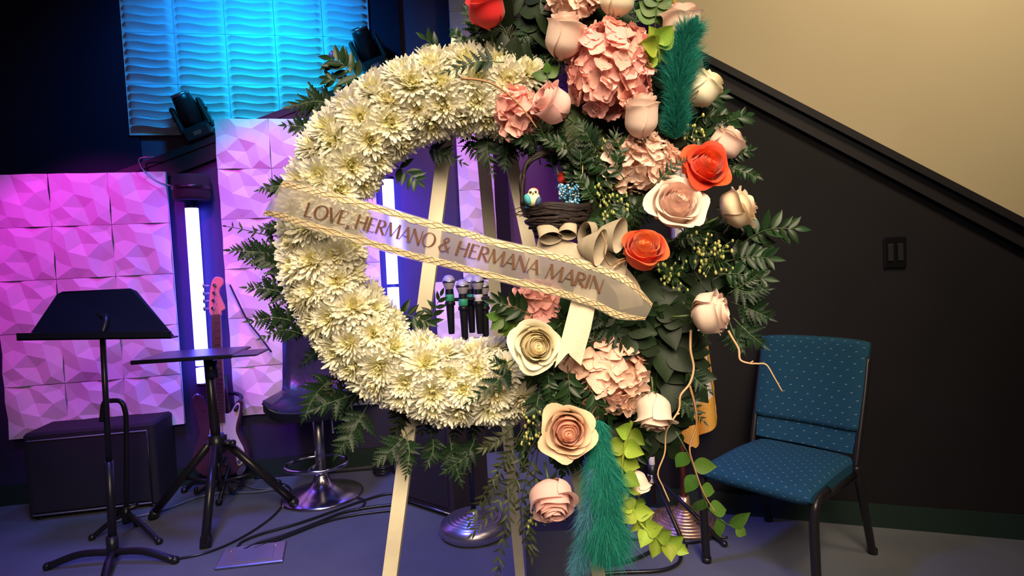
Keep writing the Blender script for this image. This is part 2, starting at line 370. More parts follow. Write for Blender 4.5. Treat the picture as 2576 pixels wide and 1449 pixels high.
tile_wall('wavy ribbed white relief panel lit cyan above the sloping ledge', LX(337, 341, -.12).x, LX(938, 60, -.12).x, LX(337, 341, -.12).z, LX(337, 341, -.12).z + .288 * 5, 5, 5, WT, -.12, grp, 5)

# ---- LED light tubes on the dark wall strips
def led(px0, py0, px1, py1, label, cuts):
    a = LX(px0, py0, .06); b = LX(px1, py1, .06)
    root = E('light_tube', label, 'light', b, 'upright light tubes on the stage wall')
    PT('back_rail', MB().box((a + b) / 2 - LN * .034, (.03, .02, (a - b).length), Matrix.Rotation(math.atan(.19), 3, 'Z')), M['black_metal'], root)
    zs = [0] + cuts + [1]
    for p, q in zip(zs[::2], zs[1::2]):
        PT('light_diffuser', MB().tube([a.lerp(b, p), a.lerp(b, q)], .034, 14), M['tube_light'], root)
    for p in (0, 1): PT('end_cap', MB().tube([a.lerp(b, p) + UP * .016 * (1 if p == 0 else -1), a.lerp(b, p) - UP * .0 ], .036, 14), M['black'], root)
    return root
led(482, 524, 512, 962, 'white glowing light tube standing behind the laptop table', [.90, .915])
led(975, 452, 992, 790, 'white glowing light tube seen through the wreath opening', [.775, .80])

# dark canister fixture over the first tube
p = LX(482, 470, .075)
t = E('canister_fixture', 'dark drum shaped fixture on the wall above the light tube', 'fixture', p - UP * .05)
dr_ = PT('drum', MB().lathe([(.0, -.075), (.088, -.075), (.095, -.06), (.095, .05), (.088, .06), (0, .06)], 24, Matrix.Translation(p)), M['black_matte'], t)
PT('band', MB().lathe([(.0955, -.02), (.0985, -.018), (.0985, .0), (.0955, .002)], 24, Matrix.Translation(p)), M['black_metal'], dr_)

# ---- moving-head stage lights standing on the ledge
def moving_head(x, label, yaw, tilt, sc=1.0, roll=0.0):
    b = LP(x, zL(x) + .03, -.02)
    root = E('stage_light', label, 'stage light', b, 'moving head lights on the sloping ledge')
    rt = Matrix.Rotation(yaw, 3, 'Z')
    sl = Matrix.Rotation(math.atan(.415) * -1, 3, 'Y')
    fr = Matrix.Rotation(math.atan(.19), 3, 'Z') @ sl
    A = lambda v: b + (fr @ (V(v) * sc))
    mb = MB().rbox((0, 0, 0), (.17, .15, .075), .012); mb.v = [A(v + V((0, 0, .045))) for v in mb.v]
    PT('base', mb, M['black'], root)
    mb = MB().box((0, -.0755, .045), (.05, .002, .025)); mb.v = [A(v) for v in mb.v]; PT('display', mb, M['steel'], root)
    mb = MB()
    for sx in (-1, 1):
        m2 = MB().rbox((sx * .088, 0, .17), (.032, .085, .19), .014); mb.v += [rt @ v for v in m2.v] if False else []
        m2.v = [A(v) for v in m2.v]
        PT('yoke_arm', m2, M['black'], root)
    m2 = MB().rbox((0, 0, .092), (.2, .09, .03), .012); m2.v = [A(v) for v in m2.v]; PT('yoke_base', m2, M['black'], root)
    c = A((0, 0, .20)); hd = V((math.sin(yaw) * math.cos(tilt), -math.cos(yaw) * math.cos(tilt), math.sin(tilt)))
    q = hd.to_track_quat('Z', 'Y').to_matrix().to_4x4(); Mt = Matrix.Translation(c) @ q @ Matrix.Scale(sc, 4)
    lh = PT('lamp_head', MB().lathe([(0, -.10), (.045, -.10), (.068, -.075), (.07, .03), (.062, .09), (.056, .125), (.05, .127), (.05, .11)], 22, Mt), M['black'], root)
    PT('lens_ring', MB().lathe([(.0565, .118), (.060, .122), (.060, .132), (.052, .134), (.05, .128)], 22, Mt), M['steel'], lh)
    PT('lens', MB().lathe([(0, .122), (.03, .12), (.05, .112)], 22, Mt), mat('dark_lens', (.01, .01, .03), .05, spec=1), lh)
    for sx in (-1, 1):
        PT('pivot_knob', MB().tube([A((sx * .104, 0, .2)), A((sx * .114, 0, .2))], .02 * sc, 10), M['steel'], root)
moving_head(LX(506, 340, .02).x, 'black moving head stage light at the lower left corner of the cyan panel', -.5, 1.05, .85)
moving_head(LX(952, 178, .02).x, 'black moving head stage light half hidden behind the top of the wreath', -.45, 1.0, .85)

# ---- small wall plate on the right wall, wire on the left wall
c = RX(2252, 635, .006)
t = E('wall_plate', 'black wall switch plate on the dark wall above the chair', 'switch plate', c)
rw = Matrix.Rotation(-math.atan(.349), 3, 'Z')
mb = MB().rbox((0, 0, 0), (.078, .126, .006), .005); mb.v = [rw @ (Matrix.Rotation(PI / 2, 3, 'X') @ v) + c for v in mb.v]; pl_ = PT('plate', mb, mat('gloss_black_plate', (.006, .006, .008), .15), t)
for sx in (-1, 1):
    mb = MB().rbox((0, 0, 0), (.022, .07, .006), .003); mb.v = [rw @ (Matrix.Rotation(PI / 2, 3, 'X') @ v + V((sx * .017, -.005, 0))) + c for v in mb.v]; PT('rocker', mb, M['black'], pl_)
w = E('wire', 'thin dark wire drooping from the ledge to the magenta panel', 'wire', LX(350, 402, .02))
PT('strand', MB().tube(cr([LX(*p, .07) for p in ((388, 395), (362, 396), (349, 402), (358, 425), (380, 447), (405, 460), (432, 468))], 6), .004, 5), M['steel'], w)
w = E('wire', 'long dark cable slanting down the middle magenta panel to the stool', 'wire', LX(585, 726, .08))
PT('strand', MB().tube(cr([LX(*p, .09) for p in ((578, 716), (592, 745), (622, 805), (655, 848), (683, 886))], 6), .005, 5), M['black'], w)

# ------------------------------------------------------------------ teal stacking chair
def chair():
    ca = -0.872; u = V((math.cos(ca), math.sin(ca), 0)); b = V((-math.sin(ca), math.cos(ca), 0))
    o = V((0.963, 2.141, 0))
    A = lambda x, y, z: o + u * x + b * y + UP * z
    fab = bpy.data.materials.new('teal_flecked_fabric'); fab.use_nodes = True; nt = fab.node_tree; N = nt.nodes; L = nt.links
    bs = N['Principled BSDF']; bs.inputs['Roughness'].default_value = .9; bs.inputs['Specular IOR Level'].default_value = .15
    tc = N.new('ShaderNodeTexCoord'); mp = N.new('ShaderNodeMapping'); mp.inputs['Rotation'].default_value = (0, 0, 0)
    L.new(tc.outputs['UV'], mp.inputs['Vector'])
    # rows of short pale flecks, every other row shifted by half a step
    sp = N.new('ShaderNodeSeparateXYZ'); L.new(mp.outputs[0], sp.inputs[0])
    def math_n(op, a, bb=None, c=None):
        n = N.new('ShaderNodeMath'); n.operation = op
        for i, s in enumerate((a, bb, c)):
            if s is None: continue
            if isinstance(s, (int, float)): n.inputs[i].default_value = s
            else: L.new(s, n.inputs[i])
        return n.outputs[0]
    vy = math_n('MULTIPLY', sp.outputs[1], 38.0); row = math_n('FLOOR', vy); fy = math_n('FRACT', vy)
    sh = math_n('MULTIPLY', math_n('MODULO', row, 2.0), .5)
    vx = math_n('ADD', math_n('MULTIPLY', sp.outputs[0], 21.0), sh); fx = math_n('FRACT', vx)
    dx = math_n('LESS_THAN', math_n('ABSOLUTE', math_n('SUBTRACT', fx, .5)), .085)
    slant = math_n('MULTIPLY', math_n('SUBTRACT', fx, .5), .5)
    dy = math_n('LESS_THAN', math_n('ABSOLUTE', math_n('SUBTRACT', math_n('SUBTRACT', fy, .5), slant)), .055)
    dot = math_n('MULTIPLY', dx, dy)
    mx = N.new('ShaderNodeMix'); mx.data_type = 'RGBA'; mx.inputs[6].default_value = (.012, .060, .105, 1); mx.inputs[7].default_value = (.20, .26, .29, 1)
    L.new(dot, mx.inputs[0]); L.new(mx.outputs[2], bs.inputs['Base Color'])
    nz = N.new('ShaderNodeTexNoise'); nz.inputs['Scale'].default_value = 700; L.new(tc.outputs['Object'], nz.inputs['Vector'])
    bp = N.new('ShaderNodeBump'); bp.inputs['Strength'].default_value = .25; bp.inputs['Distance'].default_value = .002
    L.new(nz.outputs['Fac'], bp.inputs['Height']); L.new(bp.outputs[0], bs.inputs['Normal'])
    root = E('chair', 'teal flecked fabric stacking chair with dark metal legs by the dark wall', 'chair', o)
    def pad(name, fn, nu, nv, scale):
        mb = MB().grid(fn, nu, nv); ob = PT(name, mb, fab, root)
        uv = ob.data.uv_layers.new(name='UVMap'); w = nu + 1
        for lp in ob.data.loops:
            i = lp.vertex_index % w; j = lp.vertex_index // w
            uv.data[lp.index].uv = (i / nu * scale[0], j / nv * scale[1])
        return ob
    # seat: closed loop section (front to back) swept across the width; waterfall front edge
    prof = []
    for k in range(28):
        t = k / 28
        prof.append(t)
    hw, fd, bd = .203, -.232, .185
    def sec(t):
        # closed profile in (y, z): top from back to front, round nose, underside
        if t < .45: s = t / .45; return (lerp(bd, fd + .05, s), .397 + .012 * math.sin(PI * s) - .008 * s)
        if t < .62: a = (t - .45) / .17 * PI; return (fd + .05 - .05 * math.sin(a), .3565 + .0325 * math.cos(a))
        if t < .92: s = (t - .62) / .30; return (lerp(fd + .05, bd, s), .324)
        s = (t - .92) / .08; return (bd + .01 * math.sin(PI * s), lerp(.324, .397, s))
    def seat(uu, vv):
        y, z = sec(vv % 1.0 if vv < 1 else 0); x = (uu * 2 - 1)
        e = 1 - abs(x) ** 8; zc = .362
        taper = lerp(1.0, .93, (y - fd) / (bd - fd))
        return A(x * hw * taper, y, zc + (z - zc) * (.45 + .55 * max(e, 0) ** .5) - .010 * (1 - abs(x)) * 0)
    pad('seat', seat, 16, 44, (.42, 1.05))
    for sx in (0, 1): PT('seat_side', MB().add([seat(sx, k / 44) for k in range(44)], [tuple(range(44))]), fab, root)
    # backrest: padded slab that leans back and bows outward, top edge rounded
    def slab(z0, z1, thick, hw0, hw1, bow):
        def fn(uu, vv):
            a = vv * 2 * PI; s = math.sin(a); c = math.cos(a)
            t = .5 - .5 * max(-1, min(1, c * 1.12)); th = max(-1, min(1, s * 1.8)) * thick
            x = uu * 2 - 1; zz = lerp(z0, z1, t); y = .178 + (zz - .40) * .315 + bow * (1 - x * x) * 1
            e = (1 - abs(x) ** 6); e = .35 + .65 * max(e, 0) ** .5
            return A(x * lerp(hw0, hw1, t), y - th * e, zz - abs(x) ** 4 * .012 * (t - .3))
        return fn
    for nm, args, sc in (('backrest', (.485, .810, .026, .198, .208, .02), (.42, 1.1)), ('lumbar_panel', (.402, .492, .012, .182, .190, .018), (.38, .34))):
        f = slab(*args); pad(nm, f, 16, 40, sc)
        for sx in (0, 1): PT(nm + '_side', MB().add([f(sx, k / 40) for k in range(40)], [tuple(range(40))]), fab, root)
    bm_ = M['black_metal']
    for sx in (-1, 1):
        x = sx * .202
        PT('leg', MB().tube(cr([A(x, -.193, 0), A(x, -.20, .15), A(x, -.203, .29), A(x, -.18, .345), A(x * .98, -.09, .355)], 5), .0155, 10), bm_, root, None)
        PT('leg', MB().tube(cr([A(x, .2925, 0), A(x, .25, .12), A(x, .19, .28), A(x * .97, .165, .37)], 5), .0145, 10), bm_, root)
        PT('back_post', MB().tube(cr([A(x * .97, .165, .36), A(x * .98, .19, .44), A(x * 1.0, .25, .62), A(x * 1.0, .292, .75)], 5), .012, 8), bm_, root)
        PT('seat_rail', MB().tube([A(x * .98, -.17, .335), A(x * .95, .17, .335)], .012, 8), bm_, root)
        for y in (-.193, .2925): PT('foot_glide', MB().tube([A(x, y, 0), A(x, y, .02)], .018, 10), M['black'], root)
    PT('cross_rail', MB().tube([A(-.2, .165, .32), A(.2, .165, .32)], .011, 8), bm_, root)
chair()

# ------------------------------------------------------------------ stage equipment
BK, BM = M['black'], M['black_metal']
def tube_part(name, pts, r, mt, root, seg=8, n=5, label=None):
    return PT(name, MB().tube(cr(pts, n) if len(pts) > 2 else pts, r, seg), mt, root, label)

# laptop table on a tripod
c = V((-1.43, 2.735, 0))
t = E('tripod_table', 'black laptop table on a folding tripod in front of the guitar', 'table', c)
ty = Matrix.Rotation(.12, 3, 'Z')
mb = MB().rbox((0, 0, 0), (.40, .30, .014), .015); mb.v = [ty @ v + V((-1.475, 2.70, .818)) for v in mb.v]
PT('tray', mb, mat('satin_black_tray', (.02, .02, .025), .3), t)
mb = MB().rbox((0, 0, 0), (.42, .018, .018), .004); mb.v = [ty @ v + V((-1.46, 2.555, .818)) for v in mb.v]; PT('tray_lip', mb, BK, t)
mb = MB().rbox((0, 0, 0), (.17, .20, .008), .01); mb.v = [ty @ v + V((-1.24, 2.67, .816)) for v in mb.v]; PT('side_shelf', mb, BK, t)
tube_part('pole', [c + UP * .30, c + V((-.012, 0, .81))], .021, BM, t, 12)
tube_part('collar', [c + UP * .34, c + UP * .43], .034, BK, t, 12)
tube_part('collar', [c + UP * .70, c + UP * .78], .030, BK, t, 12)
mb = MB().tube([c + V((.02, -.01, .39)), c + V((.075, -.02, .39))], .009, 8).ball(c + V((.085, -.02, .39)), .017); PT('clamp_knob', mb, BK, t)
for f in (V((-1.82, 2.832, 0)), V((-1.137, 2.891, 0)), V((-1.382, 2.486, 0))):
    d = (f - c); d.z = 0; s = c + d.normalized() * .04 + UP * .385
    lg_ = tube_part('leg', [s, f + UP * .018], .019, BM, t, 12)
    tube_part('foot_cap', [f + UP * .045 - d.normalized() * .022, f + UP * .004], .024, BK, lg_, 12)
    tube_part('brace', [c + UP * .20 + d.normalized() * .01, s.lerp(f, .45)], .007, BM, t, 6)
tube_part('centre_rod', [c + UP * .16, c + UP * .34], .012, BM, t, 8)

# bass guitar on a stand
gx = V((1, .14, 0)).normalized(); gy = V((.14, -1, 0)).normalized()
go = W(562, 1195, 3.16); gtop = W(545, 705, 3.25); ga = (gtop - go).normalized(); GL = (gtop - go).length
gx = (gx - ga * gx.dot(ga)).normalized(); gn = gx.cross(ga) * -1
if gn.y > 0: gn = -gn
Gp = lambda x, s, d=0.0: go + gx * x + ga * s + gn * d
t = E('bass_guitar', 'dark bass guitar with a pale pickguard on a stand behind the laptop table', 'guitar', go)
body = [(-.03, .0), (.05, .0), (.10, .02), (.135, .07), (.14, .13), (.115, .19), (.095, .235), (.10, .28), (.115, .34), (.12, .39), (.10, .405), (.075, .38), (.055, .345), (.035, .335), (-.035, .335), (-.055, .37), (-.085, .43), (-.12, .455), (-.14, .43), (-.135, .37), (-.115, .29), (-.11, .23), (-.13, .17), (-.15, .11), (-.14, .05), (-.10, .01)]
def smooth_loop(p, n=3):
    q = p + p[:3]; out = []
    P = [p[-1]] + p + p[:2]
    for i in range(1, len(p) + 1):
        a, b, c_, d = [V((*k, 0)) for k in P[i - 1:i + 3]]
        for k in range(n):
            s = k / n; out.append(.5 * (2 * b + (c_ - a) * s + (2 * a - 5 * b + 4 * c_ - d) * s * s + (3 * b - a - 3 * c_ + d) * s ** 3))
    return [(v.x, v.y) for v in out]
bl = smooth_loop(body)
def body_mb(pl, d0, d1, ease=.006):
    mb = MB(); n = len(pl); cx = sum(p[0] for p in pl) / n; cy = sum(p[1] for p in pl) / n
    rings = [(d0, .97), (d0 + ease, 1), (d1 - ease, 1), (d1, .97)]; vs = []
    for d, k in rings: vs += [Gp(cx + (x - cx) * k, cy + (y - cy) * k, d) for x, y in pl]
    fs = [tuple(range(n - 1, -1, -1)), tuple(range(3 * n, 4 * n))]
    for j in range(3): fs += [(j * n + i, j * n + (i + 1) % n, (j + 1) * n + (i + 1) % n, (j + 1) * n + i) for i in range(n)]
    return mb.add(vs, fs)
PT('body', body_mb(bl, -.02, .022, .009), mat('dark_plum_lacquer', (.09, .03, .06), .25, coat=.6, n=(5, (.05, .02, .04))), t)
pg = smooth_loop([(-.03, .345), (.035, .335), (.06, .345), (.085, .385), (.105, .385), (.10, .33), (.085, .28), (.08, .235), (.095, .19), (.12, .13), (.115, .07), (.085, .05), (.075, .10), (.04, .15), (-.01, .17), (-.045, .18), (-.055, .24), (-.045, .30)])
PT('pickguard', body_mb(pg, .0215, .0245, .001), mat('pale_pickguard', (.75, .62, .66), .35), t)
nk = PT('neck', MB().prism([Gp(-.028, .29, .024), Gp(.028, .29, .024), Gp(.021, GL - .19, .024), Gp(-.021, GL - .19, .024)], gn * .012), mat('dark_fretboard', (.10, .04, .035), .45), t)
PT('neck_back', MB().prism([Gp(-.025, .33, .006), Gp(.025, .33, .006), Gp(.019, GL - .19, .006), Gp(-.019, GL - .19, .006)], gn * .018), mat('maple_neck', (.55, .30, .18), .4), t)
for k in range(20):
    s = (GL - .19) - (GL - .19 - .33) * (1 - 2 ** (-k / 12)) / (1 - 2 ** (-20 / 12)) * 1.0
    if k: PT('fret', MB().box(Gp(0, s, .0365), (.05, .002, .002), Matrix.Rotation(math.atan2(gx.z, gx.x) * -1, 3, 'Y')), M['chrome'], nk)
hs = smooth_loop([(-.021, GL - .20), (.021, GL - .20), (.026, GL - .175), (.045, GL - .160), (.035, GL - .125), (.018, GL - .075), (.022, GL - .045), (.04, GL - .02), (.036, GL + .008), (.008, GL + .018), (-.014, GL - .0), (-.028, GL - .055), (-.034, GL - .11), (-.036, GL - .165)])
hd = PT('headstock', body_mb(hs, .008, .026, .003), mat('pink_lit_maple', (.66, .30, .20), .4), t)
for k in range(4):
    s = GL - .155 + k * .042; x = -.012 + k * .004
    mb = MB().tube([Gp(x, s, .026), Gp(x, s, .036)], .009, 10).tube([Gp(x, s, .036), Gp(x, s, .05)], .005, 8); PT('tuning_post', mb, M['chrome'], hd)
    mb = MB().tube([Gp(-.03, s, .014), Gp(-.056, s, .014)], .004, 6).ball(Gp(-.064, s, .014), .014, 10, 6, (.5, .4, 1)); PT('tuning_key', mb, M['chrome'], hd)
    xx = -.018 + k * .012
    PT('string', MB().tube([Gp(xx, .09, .045), Gp(xx * .8, GL - .185, .040), Gp(x, s, .036)], .0013, 4), M['steel'], t)
PT('bridge', MB().box(Gp(0, .085, .03), (.075, .02, .045)), M['chrome'], t)
for k, s in enumerate((.16, .21)): PT('pickup', MB().box(Gp(.0, s, .03), (.07, .012, .03)), BK, t)
mb = MB()
for s in (.075, .105, .14): PT('control_knob', MB().tube([Gp(.095, s, .024), Gp(.095, s, .042)], .009, 10), M['chrome'], t)
jl = body_mb(smooth_loop([(.075, .005), (.10, .045), (.12, .05), (.125, .03), (.10, .0)]), .021, .0245, .001)
PT('jack_plate', jl, M['chrome'], t)
# stand for the bass
s0 = V((go.x + .02, go.y + .10, 0)); t = E('guitar_stand', 'black tubular guitar stand holding the bass guitar', 'stand', s0)
tube_part('post', [s0 + UP * .08, s0 + V((-.02, .0, .62))], .013, BM, t)
tube_part('yoke', [s0 + V((-.10, -.10, .44)), s0 + V((-.10, -.02, .50)), s0 + V((-.02, 0, .52)), s0 + V((.07, -.02, .50)), s0 + V((.07, -.10, .44))], .010, BM, t)
for sx in (-1, 1): tube_part('cradle_arm', [s0 + V((0, 0, .12)), s0 + V((sx * .08, -.08, .055)), s0 + V((sx * .09, -.24, .045)), s0 + V((sx * .09, -.25, .08))], .010, BM, t)
for dx, dy in ((-.24, -.10), (.26, -.06), (.05, -.30)): tube_part('leg', [s0 + UP * .2, s0 + V((dx, dy, .012))], .011, BM, t); PT('foot', MB().ball(s0 + V((dx, dy, .016)), .018), BK, t)

# bar stool
so = V((-1.045, 3.02, 0)); t = E('bar_stool', 'dark upholstered bar stool with chrome footrest and flared base', 'stool', so)
lt = mat('dark_blue_leatherette', (.03, .03, .05), .3, n=(9, (.02, .02, .035)), bump=(14, .4, .01))
def shell(u, v):
    x = (u * 2 - 1) * .235; s = v * .62
    if s < .26: y = -.19 + s * 1.3; z = .50 + .012 * abs(u * 2 - 1) ** 2
    else: q = (s - .26) / .36; y = .15 + .05 * q + .06 * math.sin(min(1, q * 2) * PI / 2); z = .50 + .345 * q ** 1.25 + .01
    return so + V((x * (.80 + .26 * min(1, v * 1.6)), y - .02, z + .05 * abs(u * 2 - 1) ** 6 * (1 - v)))
mb = MB()
def dbl(u, v): return shell(u, v)
mb.grid(shell, 10, 14); mb.grid(lambda u, v: shell(u, v) + V((0, .045 * (1 if v > .42 else v), -.055 * (1 if v < .42 else max(0, 1 - (v - .42) * 4)))), 10, 14)
n1 = 11 * 15
for j in range(14): mb.f += [(j * 11, (j + 1) * 11, n1 + (j + 1) * 11, n1 + j * 11), (j * 11 + 10, (j + 1) * 11 + 10, n1 + (j + 1) * 11 + 10, n1 + j * 11 + 10)]; mb.sm += [True, True]
for i in range(10): mb.f += [(i, i + 1, n1 + i + 1, n1 + i), (154 + i, 155 + i, n1 + 155 + i, n1 + 154 + i)]; mb.sm += [True, True]
PT('seat', mb, lt, t)
PT('piping', MB().tube([shell(k / 12, 0) - UP * .01 for k in range(13)], .008, 6), lt, t)
tube_part('column', [so + UP * .06, so + UP * .47], .026, M['steel'], t, 16)
tube_part('gas_lift', [so + UP * .30, so + UP * .48], .018, BK, t, 14)
tube_part('height_lever', [so + V((.03, -.03, .46)), so + V((.09, -.07, .45)), so + V((.10, -.075, .35))], .006, M['chrome'], t)
ring = [so + V((.155 * math.cos(a), -.06 + .13 * math.sin(a), .19)) for a in [2 * PI * k / 36 for k in range(37)]]
PT('footrest', MB().tube(ring, .010, 8, caps=False), M['chrome'], t); tube_part('footrest_bar', [so + V((0, -.02, .19)), so + V((0, -.19, .19))], .009, M['chrome'], t)
PT('base', MB().lathe([(.205, 0), (.21, .008), (.20, .016), (.14, .03), (.085, .05), (.05, .075), (.034, .11), (.03, .12), (0, .12)], 40, Matrix.Translation(so)), mat('dark_chrome', (.55, .5, .55), .22, metal=1), t)

# amplifier box and tubular stand at the far left
ao = V((-2.195, 3.055, 0)); t = E('amplifier', 'large black amplifier box on the floor against the magenta panel', 'amplifier', ao)
PT('cabinet', MB().rbox(ao + UP * .225, (.60, .26, .43), .02), M['black_matte'], t)
PT('grille', MB().rbox(ao + V((0, -.135, .22)), (.54, .012, .36), .005), mat('dark_grille_cloth', (.015, .012, .02), .9, bump=(900, .5, .002)), t)
for z in (.405, .03): PT('piping', MB().tube([ao + V((-.27, -.142, z)), ao + V((.27, -.142, z))], .004, 6), mat('grey_piping%d' % int(z * 10), (.25, .22, .28), .5), t)
PT('piping', MB().tube([ao + V((.27, -.142, .03)), ao + V((.27, -.142, .405))], .004, 6), M['black'], t)
for sx in (-1, 1):
    for sy in (-1, 1): PT('foot', MB().tube([ao + V((sx * .26, sy * .1, 0)), ao + V((sx * .26, sy * .1, .012))], .02, 10), BK, t)
t.rotation_euler = (0, 0, math.atan(.19))
so = WF(300, 1345); t = E('microphone_stand', 'black tubular stand with a hooked top in front of the amplifier', 'stand', so)
zt = lambda py: W(300, py, so.y).z
hook = [W(318, 1300, so.y), W(318, 1080, so.y), W(314, 1030, so.y), W(303, 1010, so.y), W(280, 1008, so.y), W(262, 1014, so.y), W(256, 1060, so.y)]
tube_part('pole', hook, .011, BM, t)
hb = W(318, 1300, so.y)
tube_part('hub', [hb - UP * .03, hb + UP * .05], .018, BK, t)
for fx, fy in ((400, 1362), (345, 1318), (232, 1352)): f = WF(fx, fy, .012); tube_part('leg', [hb + UP * .02, hb.lerp(f, .4) + UP * .02, f], .011, BM, t); PT('foot', MB().ball(f, .016), BK, t)
tube_part('clamp', [hb + UP * .02 - gx * .04, hb + UP * .05 + gx * .05], .013, BK, t)

# music stand
mo = WF(287, 1418); t = E('music_stand', 'black music stand with a solid desk at the far left', 'music stand', mo)
yo = mo.y
top = W(258, 840, yo)
tube_part('pole', [mo + UP * .04, mo.lerp(top, .45)], .016, BM, t, 12)
tube_part('inner_pole', [mo.lerp(top, .42), top], .011, BM, t, 12)
tube_part('collar', [mo + UP * .03, mo + UP * .12], .022, BK, t, 12)
q = [(72, 852), (441, 848), (345, 733), (330, 727), (160, 735), (146, 742)]
pl = [W(x, y, yo + (.0 if y > 800 else .10)) for x, y in q]
PT('desk', MB().prism(pl, V((0, -.006, .003))), mat('satin_black_desk', (.006, .007, .014), .6, spec=.2), t)
l0, l1 = W(68, 853, yo), W(449, 848, yo)
PT('desk_lip', MB().prism([l0, l1, l1 + V((-.004, -.05, .0)), l0 + V((.004, -.05, 0))], V((0, 0, .006))), BK, t)
PT('desk_lip_edge', MB().prism([l0 + V((0, -.05, 0)), l1 + V((0, -.05, 0)), l1 + V((0, -.05, .03)), l0 + V((0, -.05, .03))], V((0, .004, 0))), BK, t)
tube_part('desk_bracket', [top, top + V((0, .03, .06)), W(250, 790, yo + .06)], .014, BK, t)
for fx, fy in ((440, 1409), (120, 1425), (258, 1478)):
    f = WF(fx, fy, .014); tube_part('leg', [mo + UP * .05, mo.lerp(f, .5) + UP * .045, f], .015, BM, t, 8); PT('foot', MB().ball(f, .018), BK, t)

# dark floor speaker behind the left easel leg
bo = V((-.385, 2.80, 0)); t = E('speaker_cabinet', 'dark plum speaker cabinet standing on the floor behind the left easel leg', 'speaker', bo)
a = V((-.60, 2.87, 0)); b = V((-.324, 2.648, 0)); dd = (b - a).normalized(); nn = V((-dd.y, dd.x, 0)); cc = (a + b) / 2 + nn * .13
rm = Matrix.Rotation(math.atan2(dd.y, dd.x), 3, 'Z')
hz = .44
mb = MB().rbox((0, 0, hz / 2 + .015), ((b - a).length, .26, hz), .012); mb.v = [rm @ v + cc for v in mb.v]; PT('cabinet', mb, mat('dark_plum_cabinet', (.03, .02, .03), .6, bump=(300, .3, .002)), t)
mb = MB().rbox((0, -.133, hz / 2 + .02), ((b - a).length - .05, .01, hz - .06), .004); mb.v = [rm @ v + cc for v in mb.v]; PT('grille', mb, mat('dark_plum_grille', (.025, .018, .026), .9, bump=(900, .5, .002)), t)
PT('base_trim', MB().tube([a + UP * .025 - nn * .003, b + UP * .025 - nn * .003], .005, 6), M['steel'], t)
mb = MB().rbox((0, 0, .008), ((b - a).length - .02, .24, .016), .01); mb.v = [rm @ v + cc for v in mb.v]; PT('plinth', mb, BK, t)
mb = MB().tube([V((.188, -.04, .30)), V((.20, -.04, .30)), V((.20, .06, .30)), V((.188, .06, .30))], .008, 6); mb.v = [rm @ v + cc for v in mb.v]; PT('handle', mb, BK, t)

# microphones in a multi-clip stand
mo = V((-.216, 2.51, 0)); t = E('microphone_holder', 'black pole with a bar of microphone clips and a ridged round base', 'stand', mo)
prof = [(0, 0), (.135, 0), (.150, .012), (.152, .03), (.145, .05), (.128, .062)]
r = .128
for k in range(6): prof += [(r - .004, .064 + .004 * k), (r - .009, .070 + .004 * k), (r - .016, .070 + .004 * k), (r - .018, .066 + .004 * k)]; r -= .018
prof += [(.018, .088), (.016, .10), (0, .10)]
PT('base', MB().lathe(prof, 40, Matrix.Translation(mo)), mat('silver_ridged_base', (.55, .5, .55), .3, metal=.9), t)
bar = W(1176, 752, 2.51)
tube_part('pole', [mo + UP * .09, V((mo.x, mo.y, bar.z))], .012, BM, t, 12)
PT('clip_bar', MB().rbox(bar, (.19, .03, .014), .006), BK, t)
heads = [(1129, 708, 2.50, 'green', 'leftmost of the five clustered microphones, green banded'), (1163, 719, 2.46, 'green', 'green banded microphone standing lowest and foremost in the cluster'),
         (1181, 708, 2.56, 'green', 'green banded microphone at the back of the cluster'), (1201, 708, 2.51, 'white', 'microphone with a white band in the five microphone cluster'),
         (1216, 721, 2.56, 'teal', 'rightmost of the five clustered microphones, dull green band')]
bandc = {'green': mat('green_tape', (.05, .42, .20), .5), 'white': mat('white_tape', (.8, .72, .72), .5), 'teal': mat('dull_green_tape', (.03, .16, .11), .5)}
mesh_m = mat('silver_mic_mesh', (.62, .55, .58), .4, metal=.35, bump=(900, .6, .002))
for x, y, Y, bc, lb in heads:
    p = W(x, y, Y); ax = V((0, 0, -1)) ; m = E('microphone', lb, 'microphone', p - UP * .2, 'microphones in the clip stand')
    T = Matrix.Translation(p)
    PT('grille', MB().lathe([(.004, .028), (.015, .025), (.0245, .014), (.0275, .001), (.0275, -.003), (.0255, -.012), (.019, -.028), (.017, -.034)], 18, T), mesh_m, m)
    PT('grille_ring', MB().lathe([(.0275, -.006), (.029, -.004), (.029, .002), (.0275, .004)], 18, T), M['steel'], m)
    hn_ = PT('handle', MB().lathe([(.0175, -.032), (.0185, -.05), (.019, -.07), (.017, -.12), (.0135, -.215), (.0125, -.225), (0, -.225)], 16, T), BK, m)
    PT('colour_band', MB().lathe([(.0190, -.055), (.0199, -.057), (.0199, -.083 if bc != 'white' else -.075), (.0188, -.084)], 16, T), bandc[bc], hn_)
    PT('clip', MB().lathe([(.0215, -.088), (.0225, -.09), (.0225, -.10), (.0215, -.102)], 16, T), BK, t)

